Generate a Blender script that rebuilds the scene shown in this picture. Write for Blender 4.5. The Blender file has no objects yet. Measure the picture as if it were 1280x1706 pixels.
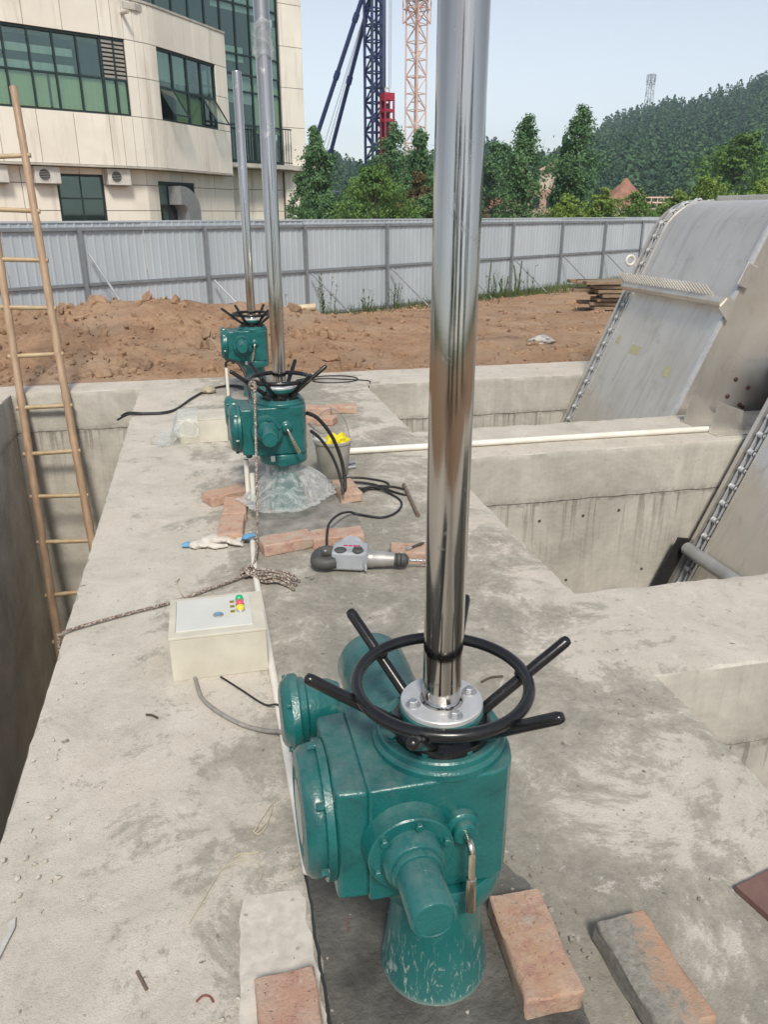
import bpy, bmesh, math, random
import numpy as np
from mathutils import Vector, Matrix, noise as mnoise
R = math.radians
rnd = random.Random(7)
SC = bpy.context.scene
COL = SC.collection

# ------------------------------------------------------------------ camera, sky, sun, exposure
PITCH = math.atan(498/1282.0); YAW = R(13.0); CAMH = 1.41
cam = bpy.data.cameras.new('camera'); camo = bpy.data.objects.new('camera', cam); COL.objects.link(camo)
cam.sensor_fit = 'VERTICAL'; cam.sensor_height = 24.0; cam.lens = 1282.0/1706.0*24.0
cam.clip_start = 0.05; cam.clip_end = 6000
camo.location = (0, 0, CAMH); camo.rotation_euler = (math.pi/2-PITCH, 0, -YAW)
SC.camera = camo

SUN_EL = R(48); SUN_AZ = R(186)      # azimuth clockwise from +Y: the sun stands behind the camera
world = bpy.data.worlds.new('World'); SC.world = world; world.use_nodes = True
wn = world.node_tree; wn.nodes.clear()
wo = wn.nodes.new('ShaderNodeOutputWorld'); wb = wn.nodes.new('ShaderNodeBackground'); ws = wn.nodes.new('ShaderNodeTexSky')
ws.sky_type = 'NISHITA'; ws.sun_disc = False; ws.sun_elevation = SUN_EL; ws.sun_rotation = SUN_AZ
ws.air_density = 1.0; ws.dust_density = 0.7; ws.ozone_density = 1.0; ws.altitude = 50
hs = wn.nodes.new('ShaderNodeHueSaturation'); hs.inputs['Saturation'].default_value = 0.45
wn.links.new(ws.outputs[0], hs.inputs['Color']); wn.links.new(hs.outputs[0], wb.inputs[0])
wb.inputs[1].default_value = 0.092
wn.links.new(wb.outputs[0], wo.inputs[0])
sl = bpy.data.lights.new('sun', 'SUN'); sl.energy = 2.0; sl.angle = R(12); sl.color = (1.0, 0.93, 0.82)
so = bpy.data.objects.new('sun', sl); COL.objects.link(so); so.location = (0, 0, 30)
sd = Vector((math.sin(SUN_AZ)*math.cos(SUN_EL), math.cos(SUN_AZ)*math.cos(SUN_EL), math.sin(SUN_EL)))
so.rotation_euler = sd.to_track_quat('Z', 'Y').to_euler()
SC.view_settings.view_transform = 'Standard'; SC.view_settings.look = 'None'
SC.view_settings.exposure = 0.84; SC.view_settings.gamma = 1.0; SC.view_settings.use_curve_mapping = False
SC.render.engine = 'CYCLES'
SC.cycles.max_bounces = 6; SC.cycles.transparent_max_bounces = 12; SC.cycles.caustics_reflective = False
SC.cycles.use_denoising = True

# ------------------------------------------------------------------ material helpers
MATS = {}
class NT:
    def __init__(s, name):
        s.m = bpy.data.materials.new(name); s.m.use_nodes = True; s.t = s.m.node_tree
        s.b = s.t.nodes['Principled BSDF']; s.out = s.t.nodes['Material Output']
        MATS[name] = s.m
    def n(s, typ, **kw):
        nd = s.t.nodes.new(typ)
        for k, v in kw.items():
            if k.startswith('_'): setattr(nd, k[1:], v)
            else: nd.inputs[k.replace('__', ' ')].default_value = v
        return nd
    def l(s, a, b): s.t.links.new(a, b)
    def coords(s, kind='Object', scale=(1, 1, 1), rand=False):
        if kind == 'World': src = s.n('ShaderNodeNewGeometry').outputs['Position']
        else: src = s.n('ShaderNodeTexCoord').outputs[kind]
        mp = s.n('ShaderNodeMapping'); mp.inputs['Scale'].default_value = scale
        s.l(src, mp.inputs['Vector'])
        if rand:
            oi = s.n('ShaderNodeObjectInfo'); mu = s.n('ShaderNodeMath', _operation='MULTIPLY'); mu.inputs[1].default_value = 37.0
            s.l(oi.outputs['Random'], mu.inputs[0]); s.l(mu.outputs[0], mp.inputs['Location'])
        return mp.outputs[0]
    def noise(s, co, scale, detail=4, rough=.55, dist=0):
        nd = s.n('ShaderNodeTexNoise'); nd.inputs['Scale'].default_value = scale; nd.inputs['Detail'].default_value = detail
        nd.inputs['Roughness'].default_value = rough; nd.inputs['Distortion'].default_value = dist
        s.l(co, nd.inputs['Vector']); return nd.outputs['Fac']
    def ramp(s, fac, stops, interp='LINEAR'):
        nd = s.n('ShaderNodeValToRGB'); cr = nd.color_ramp; cr.interpolation = interp
        while len(cr.elements) < len(stops): cr.elements.new(.5)
        for e, (p, c) in zip(cr.elements, stops):
            e.position = p; e.color = (c, c, c, 1) if isinstance(c, (int, float)) else (*c, 1)
        s.l(fac, nd.inputs[0]); return nd.outputs[0]
    def mix(s, fac, a, b, mode='MIX'):
        nd = s.n('ShaderNodeMix', _data_type='RGBA', _blend_type=mode)
        for sock, v in ((0, fac), (6, a), (7, b)):
            if isinstance(v, bpy.types.NodeSocket): s.l(v, nd.inputs[sock])
            elif sock == 0: nd.inputs[0].default_value = v
            else: nd.inputs[sock].default_value = (*v, 1)
        return nd.outputs[2]
    def math(s, op, a, b=None, c=None):
        nd = s.n('ShaderNodeMath', _operation=op)
        for i, v in enumerate((a, b, c)):
            if v is None: continue
            if isinstance(v, bpy.types.NodeSocket): s.l(v, nd.inputs[i])
            else: nd.inputs[i].default_value = v
        return nd.outputs[0]
    def bump(s, h, strength=.3, dist=.01):
        nd = s.n('ShaderNodeBump'); nd.inputs['Strength'].default_value = strength; nd.inputs['Distance'].default_value = dist
        s.l(h, nd.inputs['Height']); s.l(nd.outputs[0], s.b.inputs['Normal']); return nd
    def base(s, c):
        if isinstance(c, bpy.types.NodeSocket): s.l(c, s.b.inputs['Base Color'])
        else: s.b.inputs['Base Color'].default_value = (*c, 1)
    def rough(s, r):
        if isinstance(r, bpy.types.NodeSocket): s.l(r, s.b.inputs['Roughness'])
        else: s.b.inputs['Roughness'].default_value = r
    def metal(s, v): s.b.inputs['Metallic'].default_value = v

def simple(name, c1, c2=None, scale=8, rough=.6, metal=0, bump=.15, bscale=60, bd=.003, kind='Object', stretch=(1, 1, 1), rand=True, spec=None):
    m = NT(name); co = m.coords(kind, stretch, rand and kind == 'Object')
    if c2 is None: c2 = tuple(x*.78 for x in c1)
    n1 = m.noise(co, scale, 6, .6)
    m.base(m.ramp(n1, [(.36, c2), (.64, c1)]))
    m.rough(m.ramp(m.noise(co, scale*2.3, 4), [(.3, max(0, rough-.07)), (.7, min(1, rough+.09))])); m.metal(metal)
    if bump: m.bump(m.noise(co, bscale, 5, .6), bump, bd)
    if spec is not None: m.b.inputs['Specular IOR Level'].default_value = spec
    return m.m

def mat_concrete():
    m = NT('concrete'); co = m.coords('World')
    fine = m.noise(co, 34, 8, .78); grain = m.noise(co, 230, 3, .6)
    c = m.ramp(m.noise(co, 3.4, 12, .78, .6), [(.32, (0.396, 0.362, 0.308)), (.44, (0.511, 0.470, 0.405)), (.56, (0.579, 0.533, 0.465)), (.70, (0.637, 0.592, 0.524))])
    c = m.mix(m.ramp(m.noise(co, 1.1, 5, .6, .4), [(.5, .0), (.66, .45)]), c, (0.618, 0.526, 0.451))
    c = m.mix(m.ramp(m.noise(co, 1.7, 5, .6, .3), [(.36, .3), (.5, 0.0)]), c, (0.492, 0.484, 0.405))
    # trodden, damp band down the middle of the walkway, broken up by noise
    sx = m.n('ShaderNodeSeparateXYZ'); m.l(co, sx.inputs[0])
    dx = m.math('ABSOLUTE', m.math('SUBTRACT', sx.outputs[0], .62))
    band = m.math('MULTIPLY', m.math('SUBTRACT', .85, dx), .22)
    pat = m.math('ADD', m.noise(co, 2.6, 13, .80, .35), band)
    c = m.mix(m.ramp(pat, [(.535, 0.0), (.575, .55), (.67, .92)]), c, m.ramp(fine, [(.36, (.205, .192, .160)), (.64, (.32, .298, .25))]))
    # scoured dark smears, pale laitance, pocks
    c = m.mix(m.ramp(m.noise(co, 6.4, 12, .84, .5), [(.575, 0.0), (.62, .7)]), c, (0.280, 0.256, 0.216))
    c = m.mix(m.ramp(m.noise(co, 8.3, 12, .84, .5), [(.57, 0.0), (.61, .6)]), c, (0.656, 0.616, 0.552))
    c = m.mix(m.ramp(fine, [(.33, .65), (.42, .0)]), c, (0.270, 0.246, 0.202))
    c = m.mix(m.ramp(m.noise(co, 62, 4, .7), [(.285, .95), (.335, 0.0)]), c, (0.116, 0.103, 0.087))
    c = m.mix(m.ramp(m.noise(co, 24, 3, .5), [(.26, .9), (.29, 0.0)]), c, (0.154, 0.141, 0.120))
    c = m.mix(m.ramp(grain, [(.3, .4), (.5, 0.0)]), c, (0.299, 0.273, 0.230))
    m.base(c); m.rough(.93); m.b.inputs['Specular IOR Level'].default_value = .25
    h = m.math('ADD', m.math('MULTIPLY', m.noise(co, 14, 12, .8, .4), 1.0), m.math('MULTIPLY', grain, .3))
    m.bump(h, .5, .013)
def mat_wall():
    m = NT('wall_concrete'); co = m.coords('World')
    sx = m.n('ShaderNodeSeparateXYZ'); m.l(co, sx.inputs[0]); z = sx.outputs[2]
    c = m.ramp(m.noise(co, 2.2, 8, .65, .4), [(.3, (0.325, 0.304, 0.260)), (.5, (0.463, 0.437, 0.382)), (.72, (0.617, 0.582, 0.512))])
    cs = m.coords('World', (9, 9, .5))
    c = m.mix(m.ramp(m.noise(cs, 1.6, 6, .7), [(.5, 0.0), (.72, .45)]), c, (0.374, 0.348, 0.300))
    # drips of slurry below the cold joint
    cd = m.coords('World', (30, 30, 1.3))
    dr = m.ramp(m.noise(cd, 1.0, 4, .65), [(.545, 0.0), (.60, 1.0)])
    below = m.ramp(m.math('MULTIPLY_ADD', z, 1.0, 1.0), [(.02, 0.0), (.45, .3), (.652, .65), (.656, 0.0)])
    c = m.mix(m.math('MULTIPLY', dr, below), c, (0.154, 0.142, 0.117))
    jl = m.ramp(m.math('ADD', m.math('MULTIPLY_ADD', z, 1.0, 1.0), m.math('MULTIPLY', m.noise(co, 9, 6, .7), .06)), [(.655, 0.0), (.675, .75), (.70, .55), (.735, 0.0)])
    c = m.mix(m.math('MULTIPLY', jl, m.ramp(m.noise(co, 24, 6, .75), [(.42, 0.0), (.56, 1.0)])), c, (0.211, 0.194, 0.163))
    # form-board bands above the joint
    wv = m.n('ShaderNodeTexWave', _wave_type='BANDS', _bands_direction='Z'); wv.inputs['Scale'].default_value = 7; wv.inputs['Distortion'].default_value = 14; wv.inputs['Detail'].default_value = 4
    m.l(co, wv.inputs['Vector'])
    c = m.mix(m.math('MULTIPLY', wv.outputs['Fac'], .07), c, (0.747, 0.711, 0.634))
    c = m.mix(m.ramp(m.noise(co, 40, 4, .7), [(.28, .6), (.36, 0.0)]), c, (0.260, 0.243, 0.212))
    m.base(c); m.rough(.9); m.b.inputs['Specular IOR Level'].default_value = .3
    m.bump(m.math('ADD', m.noise(co, 9, 9, .7), m.math('MULTIPLY', dr, .25)), .45, .012)
def mat_dirt():
    m = NT('dirt'); co = m.coords('World')
    c = m.ramp(m.noise(co, 1.3, 9, .7, .3), [(.3, (0.294, 0.179, 0.111)), (.5, (0.418, 0.266, 0.166)), (.7, (0.528, 0.354, 0.228))])
    c = m.mix(m.ramp(m.noise(co, 17, 7, .75), [(.34, .6), (.5, 0.0)]), c, (0.206, 0.118, 0.068))
    c = m.mix(m.ramp(m.noise(co, 38, 6, .7), [(.58, 0.0), (.7, .5)]), c, (0.617, 0.414, 0.265))
    c = m.mix(m.ramp(m.noise(co, .55, 6, .65, .5), [(.48, 0.0), (.62, .5)]), c, (0.461, 0.355, 0.265))
    c = m.mix(m.ramp(m.noise(co, .9, 7, .7, .6), [(.56, 0.0), (.66, .5)]), c, (0.151, 0.098, 0.069))
    # far ground turns to grass
    ln = m.n('ShaderNodeVectorMath', _operation='LENGTH'); m.l(co, ln.inputs[0])
    far = m.ramp(m.math('DIVIDE', ln.outputs['Value'], 100.0), [(.30, 0.0), (.42, 1.0)])
    c = m.mix(far, c, m.ramp(m.noise(co, .6, 6, .6), [(.35, (0.073, 0.100, 0.037)), (.65, (0.147, 0.166, 0.061))]))
    m.base(c); m.rough(.97); m.b.inputs['Specular IOR Level'].default_value = .15
    m.bump(m.math('ADD', m.noise(co, 9, 10, .75), m.math('MULTIPLY', m.noise(co, 45, 6, .7), .5)), .9, .05)
def mat_brick():
    m = NT('brick'); co = m.coords('Object', (1, 1, 1), True)
    oi = m.n('ShaderNodeObjectInfo')
    hue = m.ramp(oi.outputs['Random'], [(0, (.50, .30, .225)), (.5, (.52, .33, .23)), (1, (.48, .30, .20))])
    c = m.mix(m.ramp(m.noise(co, 14, 7, .65), [(.38, 0.0), (.62, .75)]), hue, (.53, .41, .325))
    c = m.mix(m.ramp(m.noise(co, 24, 9, .75), [(.50, 0.0), (.62, .75)]), c, (.40, .215, .18))
    c = m.mix(m.ramp(m.noise(co, 9, 6, .65), [(.56, 0.0), (.66, .8)]), c, (.43, .39, .32))
    c = m.mix(m.ramp(m.noise(co, 60, 5, .7), [(.60, 0.0), (.70, .5)]), c, (.60, .50, .42))
    pit = m.ramp(m.noise(co, 120, 4, .75), [(.30, 1.0), (.37, 0.0)])
    c = m.mix(m.math('MULTIPLY', pit, .85), c, (.12, .07, .055))
    m.base(c); m.rough(.95); m.b.inputs['Specular IOR Level'].default_value = .2
    m.bump(m.math('SUBTRACT', m.noise(co, 55, 9, .78), m.math('MULTIPLY', pit, .8)), .8, .008)
def mat_mortar_brick():
    m = NT('mortared_brick'); co = m.coords('Object')
    sx = m.n('ShaderNodeSeparateXYZ'); m.l(co, sx.inputs[0])
    msk = m.ramp(m.math('ADD', m.math('MULTIPLY', sx.outputs[0], -6.0), m.math('MULTIPLY', m.math('ADD', m.noise(co, 14, 9, .75), m.math('MULTIPLY', m.noise(co, 60, 4), .3)), 1.25)), [(.62, 0.0), (.92, 1.0)])
    c = m.mix(m.ramp(m.noise(co, 20, 7, .65), [(.35, 0.0), (.7, .8)]), (.53, .31, .20), (.52, .38, .28))
    c = m.mix(msk, c, m.ramp(m.noise(co, 70, 5, .7), [(.3, (.22, .205, .175)), (.7, (.42, .395, .34))]))
    m.base(c); m.rough(.95); m.bump(m.noise(co, 70, 8, .8), .9, .008)
def mat_green():
    m = NT('green_paint'); co = m.coords('Object')
    n1 = m.noise(co, 9, 4)
    c = m.ramp(n1, [(.3, (0.006, 0.101, 0.099)), (.7, (0.011, 0.133, 0.129))])
    sx = m.n('ShaderNodeSeparateXYZ'); m.l(co, sx.inputs[0])
    up = m.n('ShaderNodeNewGeometry'); sn = m.n('ShaderNodeSeparateXYZ'); m.l(up.outputs['Normal'], sn.inputs[0])
    dust = m.math('MULTIPLY', m.ramp(sn.outputs[2], [(.55, 0.0), (1.0, .42)]), m.ramp(m.noise(co, 26, 7, .7), [(.38, .15), (.66, 1.0)]))
    c = m.mix(m.ramp(m.noise(co, 7, 8, .72, .8), [(.52, 0.0), (.66, .5)]), c, (0.005, 0.053, 0.054))
    c = m.mix(m.ramp(m.noise(co, 130, 3, .6), [(.70, 0.0), (.74, .6)]), c, (0.220, 0.264, 0.243))
    c = m.mix(dust, c, (0.194, 0.238, 0.225))
    m.base(c); m.rough(m.math('ADD', m.ramp(m.noise(co, 18, 4), [(.3, .2), (.7, .34)]), m.math('MULTIPLY', dust, .5)))
    m.b.inputs['Coat Weight'].default_value = .12; m.b.inputs['Coat Roughness'].default_value = .2
    m.bump(m.math('ADD', m.noise(co, 150, 3, .55), m.math('MULTIPLY', m.noise(co, 38, 4, .6), .8)), .30, .0035)
def mat_green_splashed():
    m = NT('green_paint_cement_splashed'); co = m.coords('Object')
    c = m.ramp(m.noise(co, 9, 4), [(.3, (0.006, 0.101, 0.099)), (.7, (0.011, 0.133, 0.129))])
    sx = m.n('ShaderNodeSeparateXYZ'); m.l(co, sx.inputs[0])
    low = m.ramp(sx.outputs[2], [(.0, 1.0), (.09, 0.5), (.15, 0.08), (.22, 0.0)])
    cs = m.coords('Object', (1, 1, .35))
    sp = m.ramp(m.noise(cs, 52, 7, .72, 1.6), [(.548, 0.0), (.59, 1.0)])
    rim = m.ramp(sx.outputs[2], [(.0, .75), (.012, .0)])
    f = m.math('MAXIMUM', m.math('MULTIPLY', sp, low), rim)
    c = m.mix(m.math('MULTIPLY', f, .8), c, (0.372, 0.414, 0.381))
    c = m.mix(m.math('MULTIPLY', m.math('MULTIPLY', m.noise(co, 6, 5), low), .3), c, (0.136, 0.208, 0.191))
    m.base(c); m.rough(m.math('MULTIPLY_ADD', f, .5, .32)); m.b.inputs['Coat Weight'].default_value = .15
    m.bump(m.math('ADD', m.math('MULTIPLY', f, .6), m.noise(co, 150, 2)), .2, .003)
def mat_steel_tube():
    m = NT('polished_stem_steel'); co = m.coords('Object', (14, 14, .25))
    st = m.noise(co, 2.2, 5, .6); c2 = m.coords('Object')
    c = m.ramp(st, [(.3, (.34, .31, .285)), (.55, (.50, .48, .45)), (.75, (.62, .60, .57))])
    sm = m.ramp(m.noise(c2, 9, 8, .76, .8), [(.57, 0.0), (.64, 1.0)])
    c = m.mix(m.math('MULTIPLY', sm, .4), c, (.50, .49, .47))
    m.base(c); m.metal(1.0)
    m.rough(m.math('ADD', m.ramp(st, [(.3, .07), (.7, .15)]), m.math('MULTIPLY', sm, .28)))
    m.b.inputs['Anisotropic'].default_value = .35
    m.bump(m.noise(m.coords('Object', (60, 60, 600)), 1.0, 2), .025, .001)
def mat_stainless():
    m = NT('stainless_sheet'); co = m.coords('Object')
    c = m.ramp(m.noise(co, 1.6, 7, .6, .6), [(.3, (.60, .565, .51)), (.7, (.74, .705, .65))])
    sm = m.ramp(m.noise(co, 4.2, 8, .7, 1.0), [(.56, 0.0), (.70, 1.0)])
    c = m.mix(m.math('MULTIPLY', sm, .45), c, (.36, .34, .30))
    cs = m.coords('Object', (2.2, 9, .5)); c = m.mix(m.ramp(m.noise(cs, 1.4, 8, .72, .5), [(.50, 0.0), (.72, .55)]), c, (.34, .325, .295))
    c = m.mix(m.ramp(m.noise(m.coords('Object', (1, 1, 1)), 11, 9, .8, 1.2), [(.60, 0.0), (.66, .45)]), c, (.70, .69, .66))
    m.base(c); m.metal(.7)
    m.rough(m.math('ADD', m.ramp(m.noise(co, 3.1, 6, .6), [(.3, .26), (.7, .44)]), m.math('MULTIPLY', sm, .15)))
    m.bump(m.noise(co, 1.8, 3), .05, .03)
def mat_film():
    m = NT('clear_plastic_film'); co = m.coords('Object')
    tr = m.n('ShaderNodeBsdfTransparent'); tr.inputs[0].default_value = (.93, .95, .95, 1)
    m.base((.74, .75, .74)); m.rough(.32); m.b.inputs['Specular IOR Level'].default_value = .6
    fr = m.n('ShaderNodeLayerWeight'); fr.inputs['Blend'].default_value = .35
    f = m.math('ADD', m.math('MULTIPLY', fr.outputs['Facing'], .38), m.ramp(m.noise(co, 16, 6, .7, 1.5), [(.40, .10), (.62, .36)]))
    mx = m.n('ShaderNodeMixShader'); m.l(f, mx.inputs[0]); m.l(tr.outputs[0], mx.inputs[1]); m.l(m.b.outputs[0], mx.inputs[2]); m.l(mx.outputs[0], m.out.inputs[0])
    m.bump(m.noise(co, 15, 4, .55, 2.5), .25, .010)
def mat_glass():
    m = NT('window_glass'); co = m.coords('World')
    tr = m.n('ShaderNodeBsdfTransparent'); tr.inputs[0].default_value = (.80, .88, .84, 1)
    gl = m.n('ShaderNodeBsdfGlossy'); gl.inputs['Roughness'].default_value = .03; gl.inputs[0].default_value = (.52, .64, .60, 1)
    lw = m.n('ShaderNodeLayerWeight'); lw.inputs['Blend'].default_value = .5
    mx = m.n('ShaderNodeMixShader'); m.l(m.math('MULTIPLY_ADD', m.math('POWER', lw.outputs['Facing'], 3.0), .6, .15), mx.inputs[0]); m.l(tr.outputs[0], mx.inputs[1]); m.l(gl.outputs[0], mx.inputs[2]); m.l(mx.outputs[0], m.out.inputs[0])
def mat_leaf(name, dark, light, scale=1.1):
    m = NT(name); co = m.coords('World')
    n = m.math('ADD', m.math('MULTIPLY', m.noise(co, scale, 3), .6), m.math('MULTIPLY', m.noise(co, scale*9, 3), .4))
    c = m.ramp(n, [(.36, dark), (.64, light)])
    m.base(c); m.rough(.6); m.b.inputs['Specular IOR Level'].default_value = .3
    t = m.n('ShaderNodeBsdfTranslucent'); m.l(c, t.inputs[0])
    mx = m.n('ShaderNodeMixShader', Fac=.3); m.l(m.b.outputs[0], mx.inputs[1]); m.l(t.outputs[0], mx.inputs[2]); m.l(mx.outputs[0], m.out.inputs[0])
def mat_cladding():
    m = NT('cream_cladding'); co = m.coords('World')
    oi = m.n('ShaderNodeObjectInfo')
    c = m.mix(oi.outputs['Random'], (.74, .69, .60), (.80, .75, .66))
    cs = m.coords('World', (1.6, 1.6, .16))
    c = m.mix(m.ramp(m.noise(cs, 1.6, 7, .66), [(.52, 0.0), (.74, .55)]), c, (.40, .33, .26))
    c = m.mix(m.ramp(m.noise(co, .5, 6, .6), [(.5, 0.0), (.72, .35)]), c, (.50, .44, .36))
    m.base(c); m.rough(.75); m.bump(m.noise(co, 14, 5), .1, .01)
def mat_rope():
    m = NT('mottled_rope'); co = m.coords('World')
    v = m.n('ShaderNodeTexVoronoi'); v.inputs['Scale'].default_value = 200; m.l(co, v.inputs['Vector'])
    sp = m.n('ShaderNodeSeparateColor'); m.l(v.outputs['Color'], sp.inputs[0])
    c = m.ramp(sp.outputs[0], [(.0, (.12, .09, .075)), (.3, (.26, .21, .17)), (.58, (.47, .42, .36)), (.85, (.20, .15, .13))], 'CONSTANT')
    m.base(c); m.rough(.95); m.bump(m.noise(co, 300, 3), .6, .003)

mat_concrete(); mat_wall(); mat_dirt(); mat_brick(); mat_mortar_brick(); mat_green(); mat_green_splashed(); mat_steel_tube(); mat_stainless(); mat_film(); mat_glass(); mat_cladding(); mat_rope()
mat_leaf('leaf_dark', (.055, .135, .055), (.165, .29, .12)); mat_leaf('leaf_mid', (.07, .155, .032), (.19, .31, .08)); mat_leaf('leaf_light', (.12, .21, .035), (.28, .39, .085))
mat_leaf('leaf_forest', (.018, .070, .036), (.115, .205, .085), .11); mat_leaf('leaf_grass', (.06, .10, .03), (.15, .19, .06)); mat_leaf('leaf_rusty', (.07, .085, .035), (.22, .15, .07), 2.5)
simple('black_paint', (.008, .008, .009), (.012, .012, .013), 20, .22, 0, .05, 120, .001)
simple('black_rubber', (.014, .014, .015), (.022, .021, .02), 20, .5, 0, .1)
simple('zinc', (.60, .61, .62), (.46, .47, .48), 25, .42, .85, .15, 60, .002)
simple('silver_flange', (.72, .73, .74), (.60, .61, .62), 18, .5, .55, .15, 90, .002)
simple('nickel_lever', (.70, .64, .52), (.55, .5, .4), 15, .2, 1.0, .03)
simple('cream_metal', (.62, .585, .49), (.52, .485, .40), 7, .5, 0, .05, 90, .001)
simple('white_panel', (.64, .64, .60), (.57, .57, .53), 5, .4, 0, .03)
simple('white_pvc', (.78, .75, .68), (.66, .62, .54), 6, .42, 0, .05)
simple('yellowed_pvc', (.60, .50, .33), (.42, .33, .21), 5, .5, 0, .1)
simple('grey_cable', (.30, .28, .26), (.20, .19, .17), 30, .7, 0, .2)
simple('bamboo', (.42, .29, .19), (.30, .20, .125), 3.5, .5, 0, .15, 30, .003, stretch=(6, 6, .5))
simple('bamboo_rung', (.46, .35, .21), (.34, .24, .13), 9, .5, 0, .1, 30, .002)
simple('fence_sheet', (.47, .515, .55), (.40, .445, .48), 1.2, .42, .15, .04, 8, .01, kind='World', stretch=(1, 1, .3))
simple('fence_steel', (0.257, 0.277, 0.297), (0.203, 0.216, 0.236), 5, .5, .3, .1, kind='World')
simple('galvanised', (.50, .51, .52), (.40, .41, .42), 8, .45, .7, .1)
simple('frame_green', (.02, .038, .036), (.015, .03, .028), 6, .4, .2, 0)
simple('curtain_green', (.55, .62, .36), (.44, .52, .28), 1.5, .9, 0, 0, kind='World', stretch=(5, 5, .1))
simple('curtain_white', (.50, .57, .52), (.38, .45, .42), 2, .9, 0, 0, kind='World', stretch=(4, 4, .1))
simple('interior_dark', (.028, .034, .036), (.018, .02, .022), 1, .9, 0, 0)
simple('wall_backing', (.10, .09, .075), None, 1, .9, 0, 0)
simple('louver_metal', (.36, .34, .30), (.28, .26, .23), 6, .6, .2, 0)
simple('aircon_white', (.62, .60, .55), (.50, .48, .43), 5, .5, 0, 0)
simple('ledge_stone', (.52, .49, .43), (.36, .33, .28), 2, .85, 0, .2, kind='World')
simple('crane_blue', (.014, .03, .115), (.01, .018, .07), 1, .5, .1, 0, kind='World')
simple('hammer_red', (.42, .02, .045), (.3, .012, .03), 1, .5, .1, 0, kind='World')
simple('crane_orange', (.62, .36, .27), (.70, .52, .45), .3, .6, 0, 0, kind='World')
simple('mast_grey', (.30, .31, .33), (.36, .37, .39), 1, .6, .3, 0, kind='World')
simple('cable_steel', (.25, .25, .27), None, 1, .6, .3, 0)
simple('bark', (.10, .075, .05), (.06, .045, .03), 9, .95, 0, .5, 30, .01, stretch=(3, 3, .6))
simple('red_soil', (.34, .18, .125), (.24, .12, .08), 2.2, .97, 0, .8, 3, .1, kind='World')
simple('red_brick_wall', (.36, .15, .10), (.27, .11, .075), 1.5, .9, 0, .2, kind='World')
simple('pale_render', (.58, .50, .40), (.46, .39, .31), .8, .9, 0, .1, kind='World')
simple('pink_render', (.48, .31, .25), (.40, .25, .20), .8, .9, 0, .1, kind='World')
simple('timber', (.30, .22, .145), (.19, .135, .088), 5, .85, 0, .3, 40, .003, stretch=(1, 8, 8))
simple('brown_board', (.20, .115, .095), (.14, .075, .062), 9, .6, 0, .2, 60, .002)
simple('dry_grout', (.33, .315, .28), (.18, .17, .15), 8, .9, 0, .9, 60, .008, kind='World')
simple('wet_grout', (.15, .143, .127), (.055, .052, .046), 6, .82, 0, .9, 60, .008, kind='World')
simple('pale_plaster', (.61, .565, .505), (.47, .435, .385), 30, .9, 0, .3, 70, .004, kind='World')
simple('drill_grey', (.40, .42, .44), (.33, .35, .37), 12, .5, 0, .1)
simple('drill_black', (.05, .052, .05), (.085, .082, .076), 12, .6, 0, .15)
simple('drill_case', (.46, .45, .42), (.34, .33, .31), 12, .42, .5, .1)
simple('print_red', (.55, .03, .09), None, 9, .5, 0, 0)
simple('bucket_grey', (.40, .385, .33), (.30, .285, .24), 9, .7, 0, .2)
simple('yellow_plastic', (.78, .66, .02), (.66, .52, .01), 14, .5, 0, .3, 30, .01)
simple('button_green', (.02, .52, .20), None, 9, .3, 0, 0); simple('button_red', (.78, .10, .14), None, 9, .3, 0, 0); simple('button_yellow', (.85, .68, .04), None, 9, .3, 0, 0)
simple('legend_olive', (.30, .25, .03), None, 30, .5, .2, 0)
simple('glove_cotton', (.66, .62, .55), (.50, .46, .40), 30, .95, 0, .6, 160, .004)
simple('glove_blue', (.10, .27, .45), (.16, .34, .52), 30, .9, 0, .4, 120, .003)
simple('stone', (.42, .37, .27), (.33, .29, .21), 12, .9, 0, .4)
simple('rust_brown', (.14, .07, .05), (.09, .045, .035), 9, .7, .2, .2)
simple('rebar', (.26, .20, .15), (.18, .13, .10), 20, .7, .4, .2)
simple('tape_olive', (.47, .44, .27), (.42, .39, .25), 16, .7, 0, .1)
simple('dry_straw', (.52, .47, .36), (.40, .36, .26), 30, .9, 0, 0)
simple('dirty_fabric', (.50, .48, .45), (.30, .29, .27), 12, .95, 0, .4)
simple('mast_steel_light', (.50, .52, .55), None, 1, .6, .2, 0)
simple('red_wire', (.24, .08, .07), None, 20, .6, 0, 0)
simple('hill_soil', (.05, .07, .03), (.03, .05, .02), .05, .97, 0, 0, kind='World')

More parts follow.
